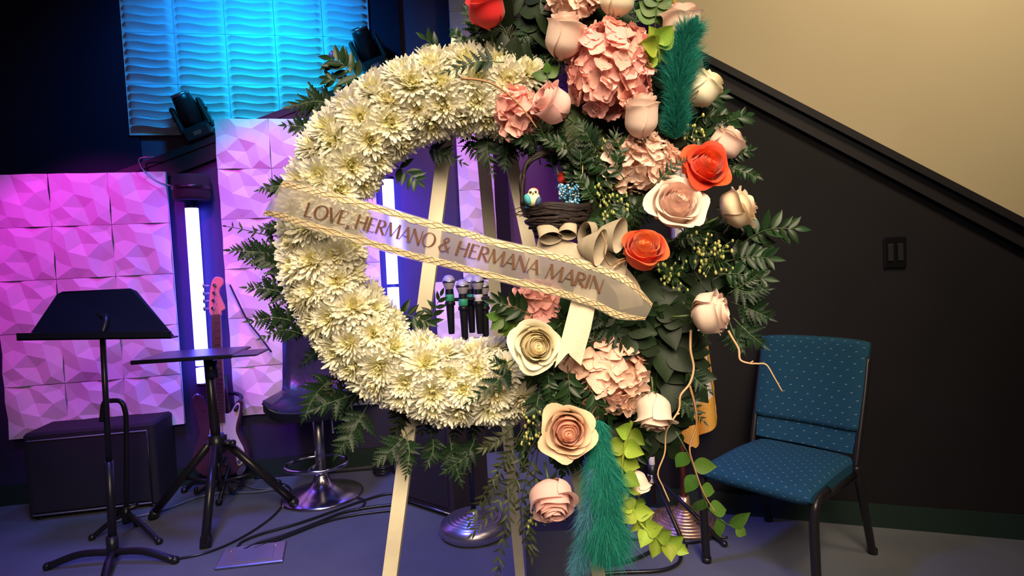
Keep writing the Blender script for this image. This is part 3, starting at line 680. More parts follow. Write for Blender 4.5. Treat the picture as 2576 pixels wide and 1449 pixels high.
# black wedge monitor at the bottom, behind the easel
bo = W(1405, 1449, 1.95); bo.z = 0; t = E('floor_monitor', 'black floor monitor speaker on the carpet between the easel legs', 'speaker', bo)
tz = W(1400, 1318, 1.95).z
x0, x1 = W(1325, 1440, 1.9).x + .0, W(1484, 1440, 1.9).x
pr = [(1.78, 0), (1.78, tz * .45), (1.90, tz), (2.12, tz * .93), (2.16, 0)]
PT('cabinet', MB().prism([V((x0, y, z)) for y, z in pr], V((x1 - x0, 0, 0))), mat('black_textured_cabinet', (.008, .008, .010), .6, bump=(400, .4, .002)), t)
PT('grille', MB().prism([V((x0 + .015, 1.778, .02)), V((x1 - .015, 1.778, .02)), V((x1 - .015, 1.778, tz * .43)), V((x0 + .015, 1.778, tz * .43))], V((0, -.005, 0))), M['black_matte'], t)
hp = V(((x0 + x1) / 2 - .015, 1.843, tz * .72)); PT('badge', MB().tube([hp + V((-.02, -.004, -.004)), hp + V((0, -.008, -.012)), hp + V((.02, -.004, -.004))], .003, 6), M['steel'], t)
PT('handle_recess', MB().rbox(V(((x0 + x1) / 2, 2.0, tz * .97)), (.09, .03, .012), .006), BK, t)

# flag on a floor stand
fo = V((.70, 2.50, 0)); t = E('flag', 'white flag with gold fringe hanging furled on a red lit wooden pole', 'flag', fo)
prof = [(0, 0), (.150, 0), (.158, .006)]; r = .158
for k in range(8): prof += [(r, .010 + .007 * k), (r - .003, .0145 + .007 * k), (r - .012, .0145 + .007 * k), (r - .014, .012 + .007 * k)]; r -= .0155
prof += [(.034, .07), (.026, .085), (.022, .12), (0, .12)]
PT('stand_base', MB().lathe(prof, 40, Matrix.Translation(fo)), mat('gold_ridged_base', (.85, .52, .35), .3, metal=.8), t, 'ridged golden round base')
PT('pole', MB().tube([fo + UP * .1, fo + UP * 2.35], .0135, 12), mat('red_lit_wood_pole', (.20, .035, .03), .3, n=(8, (.28, .06, .04))), t)  # red light on the pole is put into its wood colour
fm = mat('white_flag_cloth', (.78, .72, .70), .7, trans=.2, bump=(500, .2, .002)); fg = mat('gold_flag_fringe', (.85, .36, .03), .6, n=(200, (.88, .55, .14)), trans=.2)
def fold(u, v):
    a = u * 2.2 * PI; wdt = .02 + .07 * v ** 1.8
    x = (u - .5) * 2 * wdt + .012 * math.sin(a * 2 + v * 2); y = -.03 - .022 * math.cos(a * 2.2 + v)
    bot = .385 + .17 * abs(u - .35) * 1.0
    return fo + V((.008 + x + .055 * v ** 2, y, lerp(2.30, bot, v)))
PT('cloth', MB().grid(fold, 40, 24), fm, t)
PT('fringe', MB().grid(lambda u, v: fold(u, .955 + .045 * v) + V((0, -.004, -.05 * v + .012)), 40, 3), fg, t)
PT('fringe', MB().grid(lambda u, v: fold(.86 + .14 * u, .02 + .93 * v) + V((.003, -.006, 0)), 5, 24), fg, t)
PT('gold_emblem', MB().grid(lambda u, v: fold(.42 + .40 * u, .845 + .030 * v + .010 * math.sin(u * PI)) + V((0, -.004, 0)), 10, 4), fg, t)

# slim tripod microphone stand right of the easel
mo = WF(1645, 1300); t = E('microphone_stand', 'slim black tripod microphone stand by the flag base', 'stand', mo)
hb = mo + UP * .20
tube_part('pole', [mo + UP * .06, mo + UP * .95], .012, BM, t, 10)
tube_part('collar', [hb - UP * .03, hb + UP * .04], .02, BK, t, 10)
PT('paper_label', MB().lathe([(.0135, .235), (.014, .236), (.014, .275), (.0135, .276)], 10, Matrix.Translation(mo)), mat('pale_label', (.75, .7, .7), .6), t)
PT('paper_label', MB().lathe([(.0205, .16), (.021, .161), (.021, .195), (.0205, .196)], 10, Matrix.Translation(mo)), bandc['white'], t)
for fx, fy in ((1722, 1372), (1822, 1368), (1560, 1342)): f = WF(fx, fy, .012); tube_part('leg', [hb, f], .009, BM, t); PT('foot', MB().ball(f, .014), BK, t)

# floor pocket lid
q = [WF(542, 1431, .006), WF(569, 1383, .006), WF(719, 1364, .006), WF(710, 1412, .006)]
t = E('floor_box', 'flat metal floor pocket lid on the carpet with cables running into it', 'floor box', q[0] - UP * .006)
PT('lid', MB().prism(q, UP * .006), mat('purple_grey_metal', (.34, .30, .36), .35, metal=.6), t)
e = lambda i, j, s, k: q[i].lerp(q[j], s).lerp(q[(i + 3) % 4].lerp(q[(j + 1) % 4], s), k)
PT('rim', MB().tube(q + [q[0]], .006, 6, False), M['steel'], t)
for s in (.12, .86): PT('screw', MB().tube([q[1].lerp(q[2], s) + V((.004, -.03, .005)), q[1].lerp(q[2], s) + V((.004, -.03, .009))], .006, 8), M['chrome'], t)
PT('inner_panel', MB().prism([q[0].lerp(q[3], .22).lerp(q[1].lerp(q[2], .22), .12), q[0].lerp(q[3], .84).lerp(q[1].lerp(q[2], .84), .12), q[0].lerp(q[3], .84).lerp(q[1].lerp(q[2], .84), .8), q[0].lerp(q[3], .22).lerp(q[1].lerp(q[2], .22), .8)], UP * .009), mat('blue_grey_plate', (.25, .25, .34), .3, metal=.5), t)

# cables on the carpet
def cable(pts, r, label, mt=None, z=None):
    pp = [WF(x, y, (r + .002) + (pz[0] if pz else 0)) for x, y, *pz in pts]
    o = E('cable', label, 'cable', V((pp[0].x, pp[0].y, 0)), 'cables lying on the carpet')
    PT('cord', MB().tube(cr(pp, 7), r, 6), mt or BK, o); return o
sheen_b = mat('glossy_black_cable', (.015, .015, .02), .25)
blue_c = mat('blue_grey_cable', (.16, .18, .30), .4)
cable([(268, 1318), (330, 1302, ), (385, 1290), (440, 1272), (500, 1250), (560, 1240), (640, 1238), (690, 1232), (718, 1245), (712, 1275)], .006, 'blue grey cable looping from the left across the laptop table tripod', blue_c)
cable([(565, 1205), (600, 1212), (640, 1228), (690, 1228), (720, 1220)], .005, 'short pale blue cable running from the guitar', blue_c)
cable([(432, 1408), (500, 1395), (560, 1375), (620, 1345), (670, 1312), (700, 1285), (716, 1262)], .005, 'thin black cable curving from the music stand foot', sheen_b)
cable([(596, 1378), (610, 1362), (660, 1342), (740, 1320), (800, 1300), (860, 1278), (905, 1262), (960, 1245), (1000, 1240)], .006, 'upper black cable running from the floor box toward the easel', sheen_b)
cable([(612, 1384), (650, 1366), (720, 1345), (790, 1318), (860, 1290), (930, 1276), (1000, 1268)], .007, 'middle black cable running from the floor box toward the easel', sheen_b)
cable([(628, 1384), (680, 1365), (740, 1342), (820, 1312), (900, 1294), (1000, 1282)], .006, 'lowest black cable running from the floor box toward the easel', sheen_b)
cable([(690, 1212), (722, 1222), (745, 1240), (820, 1245), (890, 1250), (918, 1262), (905, 1282)], .006, 'black cable looping around the bar stool base', sheen_b)
cable([(640, 1203), (700, 1196), (760, 1192), (830, 1188), (900, 1182), (950, 1178)], .006, 'cable lying along the foot of the left wall', sheen_b)
cable([(1480, 1432), (1540, 1420), (1600, 1405), (1650, 1382), (1690, 1376), (1712, 1392), (1705, 1418), (1660, 1435), (1560, 1440), (1490, 1446)], .007, 'thick black cable looped on the carpet by the right easel leg', sheen_b)
cable([(1570, 1352), (1640, 1362), (1700, 1368), (1760, 1362), (1800, 1352), (1830, 1352)], .005, 'thin black cable behind the front leg of the chair', sheen_b)
cable([(1760, 1232, ), (1800, 1238), (1870, 1248), (1905, 1246)], .003, 'fine pale wire along the baseboard behind the chair', M['pale_twig'])
co = WF(965, 1195); t = E('cable_coil', 'small coil of dark cable on the floor left of the easel leg', 'cable', co, 'cables lying on the carpet')
pts = [co + V((.055 * math.cos(a) * (1 + .1 * math.sin(a * 3)), .05 * math.sin(a), .012 + a * .0024)) for a in [k * .35 for k in range(64)]]
PT('cord', MB().tube(pts, .0065, 6), sheen_b, t)

# ------------------------------------------------------------------ easel
eo = V((0.0, 1.3, 0)); t = E('easel', 'cream painted wooden easel carrying the wreath', 'easel', eo)
def leg(px, yt, yb, wd, th=.011, name='leg', label=None):
    a = W(px[0][0], px[0][1], yt); b = W(px[1][0], px[1][1], yb); d = (b - a).normalized()
    b = a + (b - a) * ((0.0 - a.z) / (b.z - a.z))
    x = V((1, 0, 0)); x = (x - d * x.dot(d)).normalized(); y = d.cross(x)
    mb = MB(); c = [(-wd, -th), (wd, -th), (wd, th), (-wd, th)]
    vs = [a + x * p + y * q_ for p, q_ in c] + [b + x * p + y * q_ for p, q_ in c]
    mb.add(vs, [(0, 1, 2, 3), (7, 6, 5, 4), (0, 4, 5, 1), (1, 5, 6, 2), (2, 6, 7, 3), (3, 7, 4, 0)])
    return PT(name, mb, M['easel'], t, label)
leg(((1155, 100), (984, 1430)), 1.17, 1.10, .0135)
leg(((1222, 100), (1502, 1430)), 1.17, 1.10, .0125)
leg(((1190, 100), (1308, 1440)), 1.20, 1.62, .0135, .008, label='rear prop leg')
a, b = W(1010, 1050, 1.115), W(1440, 1040, 1.115)
PT('ledge', MB().box((a + b) / 2, ((b - a).length, .02, .02)), M['easel'], t)
PT('tie_wire', MB().tube([W(1012, 1136, 1.09), W(1016, 1126, 1.085), W(1025, 1130, 1.09)], .002, 5), M['twig'], t)

# ------------------------------------------------------------------ wreath ring and its chrysanthemums
WC = W(1176, 600, 1.06); RM = .262
ra = CAMROT @ V((1, 0, 0)); ra = V((1, 0, -.05)).normalized(); rb = V((0, 0, 1)) + V((.05, 0, 0)); rb.normalize(); rf = V((0, -1, 0))
def ring(th, ph, ta, tb, R0=RM):
    """point and normal on the wreath tube: th round the ring, ph round the tube (0 faces the room)"""
    e = ra * math.cos(th) + rb * math.sin(th)
    p = WC + e * (R0 + ta * math.sin(ph)) + rf * (tb * math.cos(ph))
    n = (e * math.sin(ph) / ta + rf * math.cos(ph) / tb).normalized()
    return p, n
t = E('wreath_frame', 'round green foam wreath ring under the white chrysanthemums', 'wreath', WC)
mb = MB().grid(lambda u, v: ring(u * 2 * PI, v * 2 * PI, .050, .040)[0], 64, 12); PT('foam_ring', mb, M['foam'], t)
PT('back_wire', MB().tube([ring(2 * PI * k / 48, PI, .05, .043, RM)[0] for k in range(49)], .004, 5, caps=False), BM, t)

def mum_mesh(seed):
    rng = random.Random(seed); mb = MB()
    Rr = .0405
    for lay, (el, L, n, w) in enumerate(((-14, 1.0, 24, .0074), (-2, 1.04, 25, .0074), (11, 1.0, 24, .0071), (25, .90, 22, .0066), (40, .74, 18, .0060), (56, .56, 13, .0054), (70, .42, 8, .0048))):
        for k in range(n):
            az = 2 * PI * (k + rng.uniform(-.3, .3) + .5 * (lay % 2)) / n; e = math.radians(el + rng.uniform(-9, 9)); Lk = L * Rr * rng.uniform(.86, 1.08); ww = w * rng.uniform(.85, 1.15)
            d = V((math.cos(az) * math.cos(e), math.sin(az) * math.cos(e), math.sin(e))); up = V((-math.cos(az) * math.sin(e), -math.sin(az) * math.sin(e), math.cos(e))); sd = V((-math.sin(az), math.cos(az), 0))
            b0 = V((0, 0, -.002 + .0012 * lay)); curl = rng.uniform(-.02, .22) + .003 * el; tw = rng.uniform(-.3, .3); vs = []
            for j, (q, wd) in enumerate(((.12, .40), (.38, .72), (.66, 1.0), (.86, .92), (1.0, .34))):
                c = b0 + d * (Lk * q) + up * (Lk * curl * (q * q - .18))
                s2 = (sd + up * tw * q).normalized()
                vs += [c - s2 * ww * .5 * wd + up * (.0016 * wd), c, c + s2 * ww * .5 * wd + up * (.0016 * wd)]
            mb.add(vs, [(3 * j + i, 3 * j + i + 1, 3 * j + i + 4, 3 * j + i + 3) for j in range(4) for i in range(2)], True)
    return mb.mesh('petals', M['mum'])
MUMS = [mum_mesh(100 + k) for k in range(7)]
mb = MB()
for k in range(26):
    r = .0085 * math.sqrt((k + .5) / 26); a = k * 2.39996; mb.ball((r * math.cos(a), r * math.sin(a), .012 - r * .5), .0017, 5, 3, (1, 1, 1.8))
HEART = mb.mesh('flower_heart', M['mum_heart'])
def on_ring(name): pass
rows = [(-96, 12), (-62, 15), (-28, 18), (8, 20), (44, 23), (78, 24), (104, 24)]
rown = {-96: 'innermost rim', -62: 'inner rim', -28: 'inner face', 8: 'front face', 44: 'outer face', 78: 'outer rim', 104: 'outermost rim'}
HRS = 'twelve one two three four five six seven eight nine ten eleven'.split()
def clock(deg):
    q = round(((90 - deg) % 360) / 7.5) % 48; h = q // 4; return [HRS[h] + " o'clock", 'a quarter past ' + HRS[h], 'half past ' + HRS[h], 'a quarter to ' + HRS[(h + 1) % 12]][q % 4]
for ph, n in rows:
    for k in range(n):
        deg = 66 + (294 - 66) * (k + .5 + U(-.18, .18) + (.5 if rows.index((ph, n)) % 2 else 0) * .6) / n
        if deg > 293: continue
        p, nn = ring(math.radians(deg), math.radians(ph + U(-7, 7)), .053, .040)
        nn = (nn + V((U(-.22, .22), U(-.1, .1), U(-.22, .22)))).normalized()
        o = E('chrysanthemum', 'white chrysanthemum on the %s of the wreath at %s' % (rown[ph], clock(deg)), 'flower', p, 'white chrysanthemums packed around the wreath')
        sc = U(.88, 1.12); q = nn.to_track_quat('Z', 'Y').to_matrix() @ Matrix.Rotation(U(0, 6.28), 3, 'Z') * sc
        tag(link('petals', random.choice(MUMS), o, q.to_4x4()), kind='stuff')
        h = link('flower_heart', HEART, o, q.to_4x4()); tag(h, kind='stuff')

# ------------------------------------------------------------------ greenery kit
def leaf_mesh(name, prof, mt, fold=.12, curl=.12, teeth=0, bulge=0.0, seed=0):
    """blade along +Y, length 1: prof gives half widths; optional saw-teeth"""
    rng = random.Random(seed); mb = MB(); n = len(prof) - 1; vs = []
    for i, w in enumerate(prof):
        y = i / n; k = 1.0; yy = y
        if teeth and 0 < i < n: k = 1.22 if i % 2 else .62; yy = y + (.055 if i % 2 else -.03)
        z = -curl * y * y
        vs += [V((-w * k, yy, z + w * fold + bulge * w)), V((-w * .5 * k, y, z + w * fold * .25)), V((0, y, z)), V((w * .5 * k, y, z + w * fold * .25)), V((w * k, yy, z + w * fold + bulge * w))]
    mb.add(vs, [(5 * j + i, 5 * j + i + 1, 5 * j + i + 6, 5 * j + i + 5) for j in range(n) for i in range(4)], True)
    return mb.mesh(name, mt)
sinp = lambda n, w, a=.8: [w * max(.02, math.sin(PI * (i / n) ** a)) for i in range(n + 1)]
LF = {
    'fern': [leaf_mesh('leaflet', [.03] + [.19 * (1 - (i / 12) ** 1.6) + .015 for i in range(1, 13)], M['fern'], .15, c, 1) for c in (.1, .25, -.08)],
    'ruscus': [leaf_mesh('leaf', sinp(8, .19), M['ruscus'], .2, c) for c in (.05, .25)],
    'olive': [leaf_mesh('leaf', sinp(6, .13), M['olive'], .2, c) for c in (.1, .35)],
    'small': [leaf_mesh('leaf', sinp(6, .24, .7), M['ruscus'], .2, c) for c in (.1, .3)],
    'round': [leaf_mesh('leaf', sinp(8, .36, .75), M['bright'], .15, c) for c in (.1, .3)],
    'salal': [leaf_mesh('leaf', sinp(10, .36, .72), M['salal'], .18, c) for c in (.08, .22)],
    'lime': [leaf_mesh('leaf', sinp(8, .46, .6), M['lime'], .45, c) for c in (.1, -.2)],
    'needle': [leaf_mesh('leaf', sinp(4, .055), M['olive'], .1, .1)],
}
STEMM = {'fern': M['stem'], 'ruscus': M['stem'], 'olive': M['olive'], 'small': M['stem'], 'round': M['stem'], 'salal': M['stem'], 'lime': M['lime'], 'needle': M['stem']}
NAMES = {'fern': ('fern_frond', 'fern', 'fern frond'), 'ruscus': ('ruscus_sprig', 'sprig', 'ruscus sprig'), 'olive': ('leafy_twig', 'twig', 'olive leaved twig'), 'small': ('myrtle_sprig', 'sprig', 'small leaved sprig'),
         'round': ('leafy_vine', 'vine', 'bright green vine'), 'salal': ('salal_stem', 'leaf', 'broad leaved stem'), 'lime': ('bell_flower_stem', 'flower stem', 'lime green bell flower stem'), 'needle': ('needle_sprig', 'sprig', 'fine needled sprig')}
def place_leaf(me, parent, base, dr, nrm, ln, wd=1.0, name='leaf'):
    dr = dr.normalized(); nrm = nrm - dr * nrm.dot(dr)
    if nrm.length < 1e-5: nrm = dr.orthogonal()
    nrm.normalize(); x = dr.cross(nrm); m = Matrix.Identity(4)
    for i in range(3): m[i][0] = x[i] * ln * wd; m[i][1] = dr[i] * ln; m[i][2] = nrm[i] * ln; m[i][3] = base[i]
    return link(name, me, parent, m)
def frond(kind, pts, label, group, n=10, ln=.03, face=None, ang=58, taper=True, jit=.25, start=.18, sr=.0012, wd=1.0, single=False):
    P = cr(pts, 5); root = E(NAMES[kind][0], label, NAMES[kind][1], P[0], group)
    face = V(face) if face is not None else V((0, -1, .12))
    PT('stem', MB().tube(P, [sr * (1 - .6 * i / len(P)) for i in range(len(P))], 5), STEMM[kind], root)
    tot = len(P) - 1; b0 = V(P[0]); nm = 'leaflet' if kind == 'fern' else 'leaf'
    for k in range(n):
        s = start + (1 - start) * (k + .3) / n; f = s * tot; i = min(int(f), tot - 1); c = P[i].lerp(P[i + 1], f - i); tg = (P[i + 1] - P[i]).normalized()
        sd = tg.cross(face).normalized()
        if kind == 'fern': L = ln * (1.05 - .82 * s ** 1.3) * (.55 + .45 * min(1, (s - start) * 6 + .4))
        else: L = ln * (1.08 - .35 * s if taper else 1)
        for sg in ((-1, 1) if not single else ((-1,) if k % 2 else (1,))):
            a = math.radians(ang * (1.08 - .35 * s) + U(-12, 12)); d = tg * math.cos(a) + sd * sg * math.sin(a) + face * U(-jit, jit)
            place_leaf(random.choice(LF[kind]), root, c - b0 + tg * U(-.002, .002), d, face + V((U(-jit, jit), U(-jit, jit), U(-jit, jit))), L * U(.88, 1.1), wd, nm)
    place_leaf(random.choice(LF[kind]), root, P[-1] - b0, (P[-1] - P[-2]), face, ln * (.35 if kind == 'fern' else .7), wd, nm)
    return root
def PX(pts, Y):
    """points along a stem: (pixel x, pixel y[, depth])"""
    return [W(p[0], p[1], p[2] if len(p) > 2 else Y) for p in pts]

# fringe round the outside of the ring
for k, deg in enumerate(range(100, 276, 5)):
    th = math.radians(deg + U(-3, 3)); e = ra * math.cos(th) + rb * math.sin(th); tg = -ra * math.sin(th) + rb * math.cos(th)
    b = WC + e * .29 - rf * .035; L = U(.075, .115) * (1.0 if 150 < deg < 262 else .72); sw = U(-.05, .06)
    tip = b + e * L + tg * sw - rf * U(-.01, .03) - UP * .015
    kd = 'fern' if k % 4 else ('ruscus' if deg < 150 else 'olive')
    frond(kd, [b, b.lerp(tip, .5) + tg * sw * .2 + rf * .006, tip], 'dark %s fringing the outside of the white wreath at %s' % (NAMES[kd][2], clock(deg)), 'greenery fringing the wreath', 8, .034 if kd == 'fern' else .03, V((U(-.2, .2), -1, U(0, .3))))
named = [
    ('fern', [(815, 330, 1.1), (770, 320, 1.09), (716, 316, 1.08)], 'dark fern frond in front of the top corner of the middle magenta panel', 9, .036),
    ('fern', [(860, 270, 1.1), (800, 255, 1.09), (732, 268, 1.08)], 'broad dark fern frond over the sloping ledge left of the wreath top', 9, .05),
    ('ruscus', [(945, 215, 1.1), (885, 185, 1.09), (860, 160, 1.08), (835, 150, 1.08)], 'glossy ruscus sprig standing out against the cyan panel', 6, .042),
    ('ruscus', [(950, 230, 1.1), (890, 215, 1.09), (850, 205, 1.08), (826, 198, 1.08)], 'small ruscus sprig lying along the ledge beside the wreath', 5, .03),
    ('fern', [(740, 470, 1.1), (700, 468, 1.09), (652, 478, 1.08)], 'narrow dark fern frond just above the left end of the sash', 9, .03),
    ('olive', [(735, 600, 1.1), (665, 590, 1.09), (610, 577, 1.08), (572, 570, 1.08)], 'thin twig with dark buds reaching left below the sash', 4, .018),
    ('fern', [(735, 650, 1.1), (660, 636, 1.09), (580, 630, 1.08)], 'longest fern frond reaching left over the middle magenta panel', 11, .046),
    ('fern', [(740, 700, 1.1), (690, 665, 1.09), (615, 652, 1.08)], 'second fern frond below the left end of the sash', 9, .038),
    ('fern', [(760, 760, 1.1), (690, 730, 1.09), (622, 724, 1.08)], 'third fern frond below the left end of the sash', 10, .042),
    ('fern', [(770, 820, 1.1), (700, 800, 1.09), (630, 808, 1.08)], 'fern frond drooping left above the bar stool', 10, .044),
    ('fern', [(780, 850, 1.1), (720, 830, 1.09), (660, 850, 1.08)], 'short fern frond over the top of the stool back', 8, .034),
    ('fern', [(860, 935, 1.1), (800, 985, 1.09), (765, 1050, 1.08)], 'dark fern frond hanging over the stool seat', 10, .046),
    ('fern', [(930, 1010, 1.1), (890, 1080, 1.08), (850, 1140, 1.07)], 'long fern frond hanging below the lower left of the wreath', 11, .05),
    ('fern', [(900, 990, 1.1), (840, 1010, 1.08), (790, 1030, 1.07)], 'fern frond pointing left under the lower left mums', 9, .044),
    ('fern', [(1040, 1080, 1.1), (985, 1130, 1.08), (945, 1165, 1.07)], 'fern frond crossing the top of the left easel leg', 9, .040),
    ('fern', [(1020, 1085, 1.08), (1030, 1140, 1.06), (1022, 1195, 1.05)], 'fern frond hanging in front of the left easel leg', 9, .034),
    ('fern', [(1130, 1090, 1.1), (1140, 1150, 1.08), (1160, 1215, 1.07)], 'fern frond hanging under the bottom of the wreath', 10, .042),
    ('fern', [(1200, 1090, 1.1), (1175, 1145, 1.08), (1120, 1185, 1.07)], 'drooping fern frond beneath the bottom mums', 10, .042),
    ('fern', [(1085, 1085, 1.1), (1090, 1130, 1.08), (1075, 1170, 1.07)], 'short fern frond under the bottom mums by the easel leg', 8, .038),
    ('fern', [(1268, 157, .985), (1200, 155, .98), (1120, 182, .975)], 'dark fern frond lying over the white mums at the top', 7, .034),
    ('fern', [(1300, 905, .985), (1250, 960, .975), (1178, 1012, .97)], 'dark fern frond lying over the white mums at the bottom', 7, .036),
    ('fern', [(1290, 905, .985), (1262, 918, .975), (1238, 908, .97)], 'short dark leaf frond beside the cream rose', 4, .026),
    ('fern', [(1235, 330, 1.08), (1225, 375, 1.06), (1240, 440, 1.05)], 'fern frond hanging inside the top of the wreath opening', 8, .034),
    ('fern', [(1290, 320, 1.08), (1275, 380, 1.06), (1270, 420, 1.05)], 'dark fern frond hanging beside the nest basket', 8, .038),
    ('fern', [(1180, 330, 1.1), (1185, 365, 1.09), (1200, 400, 1.08)], 'short fern frond in the top of the wreath opening', 6, .03),
    ('fern', [(1060, 365, 1.1), (1110, 385, 1.09), (1165, 410, 1.08)], 'leafy frond along the inner top rim of the wreath', 7, .034),
    ('ruscus', [(985, 410, 1.1), (1025, 435, 1.08), (1050, 455, 1.07)], 'ruscus sprig poking into the opening near the light tube', 4, .032),
    ('ruscus', [(985, 790, 1.1), (1035, 795, 1.09), (1075, 810, 1.08)], 'dark leaves at the inner lower rim of the wreath opening', 5, .032),
    ('ruscus', [(1080, 830, 1.1), (1090, 790, 1.08), (1108, 745, 1.07)], 'upright leaves before the left easel leg inside the wreath', 4, .026),
    ('ruscus', [(1345, 800, 1.0), (1300, 775, .985), (1248, 762, .98)], 'dark ruscus sprig left of the pink hydrangea under the sash', 5, .034),
    ('round', [(1330, 830, 1.01), (1290, 810, 1.0), (1255, 800, .99)], 'green leaves above the cream rose', 4, .034),
    ('ruscus', [(1540, 430, .97), (1560, 380, .96), (1545, 345, .955)], 'dark leaf sprig over the pale peach hydrangea', 4, .022),
    ('fern', [(1640, 470, .965), (1690, 425, .955), (1728, 395, .95)], 'dark fern tip over the pale peach hydrangea', 6, .022),
    ('ruscus', [(1570, 450, .965), (1550, 420, .955), (1558, 395, .95)], 'little dark sprig at the lower left of the pale peach hydrangea', 4, .02),
    ('ruscus', [(1850, 625, 1.04), (1900, 590, 1.02), (1945, 575, 1.0), (1998, 575, .99)], 'glossy ruscus sprig reaching furthest toward the dark wall', 6, .040),
    ('ruscus', [(1820, 660, 1.04), (1880, 645, 1.02), (1935, 650, 1.0)], 'glossy ruscus sprig below the furthest reaching one', 7, .038),
    ('ruscus', [(1800, 690, 1.04), (1860, 690, 1.02), (1920, 700, 1.0)], 'glossy leafy sprig above the pink rose at the right', 7, .038),
    ('fern', [(1835, 720, 1.02), (1880, 735, 1.0), (1932, 728, .99)], 'fern frond right of the rose above the chair', 8, .036),
    ('fern', [(1840, 760, 1.02), (1890, 780, 1.0), (1935, 800, .99)], 'fern frond spreading over the dark wall above the chair', 8, .042),
    ('fern', [(1845, 800, 1.02), (1880, 835, 1.0), (1920, 868, .99)], 'fern frond nearest the top of the teal chair', 8, .042),
    ('fern', [(1835, 810, 1.02), (1850, 850, 1.0), (1868, 880, .99)], 'fern frond hanging under the rose above the chair', 7, .036),
    ('small', [(1800, 420, 1.03), (1850, 425, 1.02), (1902, 445, 1.01)], 'pale small leaved sprig right of the red orange rose', 9, .020),
    ('small', [(1815, 400, 1.03), (1850, 390, 1.02), (1885, 378, 1.01)], 'small leaved sprig below the topmost pink rose on the right', 7, .020),
    ('small', [(1830, 740, 1.02), (1880, 710, 1.0), (1905, 690, .99)], 'pale leaved sprig above the fern over the chair', 9, .018),
    ('salal', [(1560, 60, 1.06), (1520, 55, 1.04), (1480, 60, 1.03)], 'broad dark leaf behind the coral hydrangea at the top', 2, .075),
    ('round', [(1648, 80, 1.0), (1650, 40, .99), (1655, 5, .985)], 'bright green leaf trio at the very top of the arrangement', 3, .042),
    ('round', [(1378, 205, .985), (1377, 185, .98)], 'single light green bud leaf beneath the top left blush rose', 1, .028),
    ('salal', [(1640, 740, 1.05), (1660, 770, 1.03), (1672, 800, 1.02)], 'big olive green leaf right of the sash end', 2, .085),
    ('salal', [(1620, 830, 1.06), (1650, 855, 1.03), (1680, 880, 1.02)], 'big dark leaf under the olive green leaf', 2, .085),
    ('salal', [(1640, 910, 1.06), (1690, 920, 1.04), (1722, 950, 1.03)], 'large dark leaf beside the lower hydrangea', 2, .085),
    ('salal', [(1600, 1030, 1.06), (1610, 1080, 1.05), (1590, 1130, 1.04)], 'dark leaf hanging below the drooping blush rose', 2, .08),
    ('fern', [(1700, 1000, 1.02), (1730, 1020, 1.0), (1770, 1060, .99)], 'fern frond in front of the white flag', 7, .034),
    ('fern', [(1720, 930, 1.02), (1745, 950, 1.0), (1785, 985, .99)], 'fern frond over the upper gold band of the flag', 7, .030),
    ('ruscus', [(1110, 130, 1.06), (1090, 115, 1.05), (1072, 100, 1.04)], 'small bright leaf above the top of the white mums', 2, .03),
]
for kd, pts, lb, n, ln in named: frond(kd, PX(pts, 1.0), lb, None, n, ln, V((U(-.15, .15), -1, U(0, .25))), start=.2)

# bells of ireland chains, vines, twigs
frond('lime', PX([(1590, 1060, .99), (1572, 1120, .975), (1565, 1190, .97), (1580, 1250, .965)], .98), 'lime green bell flower stem hanging beside the lower plume', None, 5, .034, ang=75, taper=False, jit=.5, start=.1, sr=.004)
frond('lime', PX([(1588, 1250, .97), (1600, 1300, .965), (1640, 1345, .96), (1700, 1375, .955)], .97), 'lowest lime green bell flower stem trailing to the lower right', None, 6, .032, ang=75, taper=False, jit=.5, start=.05, sr=.003)
frond('lime', PX([(1660, 160, .97), (1655, 120, .96), (1648, 100, .955)], .97), 'lime green bell flower between the coral hydrangea and the upper plume', None, 3, .034, ang=80, taper=False, jit=.6, start=.1, sr=.003)
frond('round', PX([(1700, 1085, 1.0), (1735, 1150, .99), (1760, 1220, .985), (1790, 1290, .98), (1850, 1330, .98)], 1.0), 'bright green vine trailing down in front of the chair leg', None, 8, .038, ang=65, taper=False, jit=.4, single=True)
for k, pts in enumerate(([(1340, 1030), (1290, 1120), (1230, 1220), (1185, 1310)], [(1350, 1050), (1300, 1180), (1250, 1270), (1190, 1340)], [(1370, 1060), (1330, 1180), (1310, 1290), (1330, 1380)], [(1330, 1040), (1260, 1100), (1215, 1130)],
                         [(1350, 1100), (1290, 1230), (1270, 1330), (1250, 1440)], [(1360, 1080), (1345, 1200), (1335, 1300), (1338, 1400)], [(1320, 1080), (1265, 1180), (1225, 1260)])):
    lb = ['leftmost thin leafy twig hanging toward the round stand base', 'long thin leafy twig crossing the round stand base', 'thin leafy twig hanging along the middle easel leg', 'short thin twig angled left under the bottom mums', 'longest thin leafy twig hanging to the picture edge', 'thin leafy twig hanging between middle leg and pink rose', 'thin leafy twig in front of the dark speaker cabinet'][k]
    frond('olive', [W(x, y, 1.0 - .012 * i) for i, (x, y) in enumerate(pts)], lb, None, 11, .023, jit=.6, ang=50, start=.25, single=False)
def twig(pts, r, mt, label):
    P = cr([W(x, y, z) for x, y, z in pts], 6); o = E('willow_twig', label, 'twig', P[0])
    PT('stem', MB().tube(P, [r * (1 - .55 * i / len(P)) for i in range(len(P))], 6), mt, o)
    k = len(P) // 2; PT('side_bud', MB().tube([P[k], P[k] + V((.006, -.002, .004))], .0012, 5), mt, o); return o
twig([(1160, 197, .965), (1215, 203, .96), (1258, 222, .957), (1305, 262, .955), (1335, 300, .955), (1350, 322, .955)], .0021, M['twig'], 'thin brown willow twig arching over the coral hydrangea and mums')
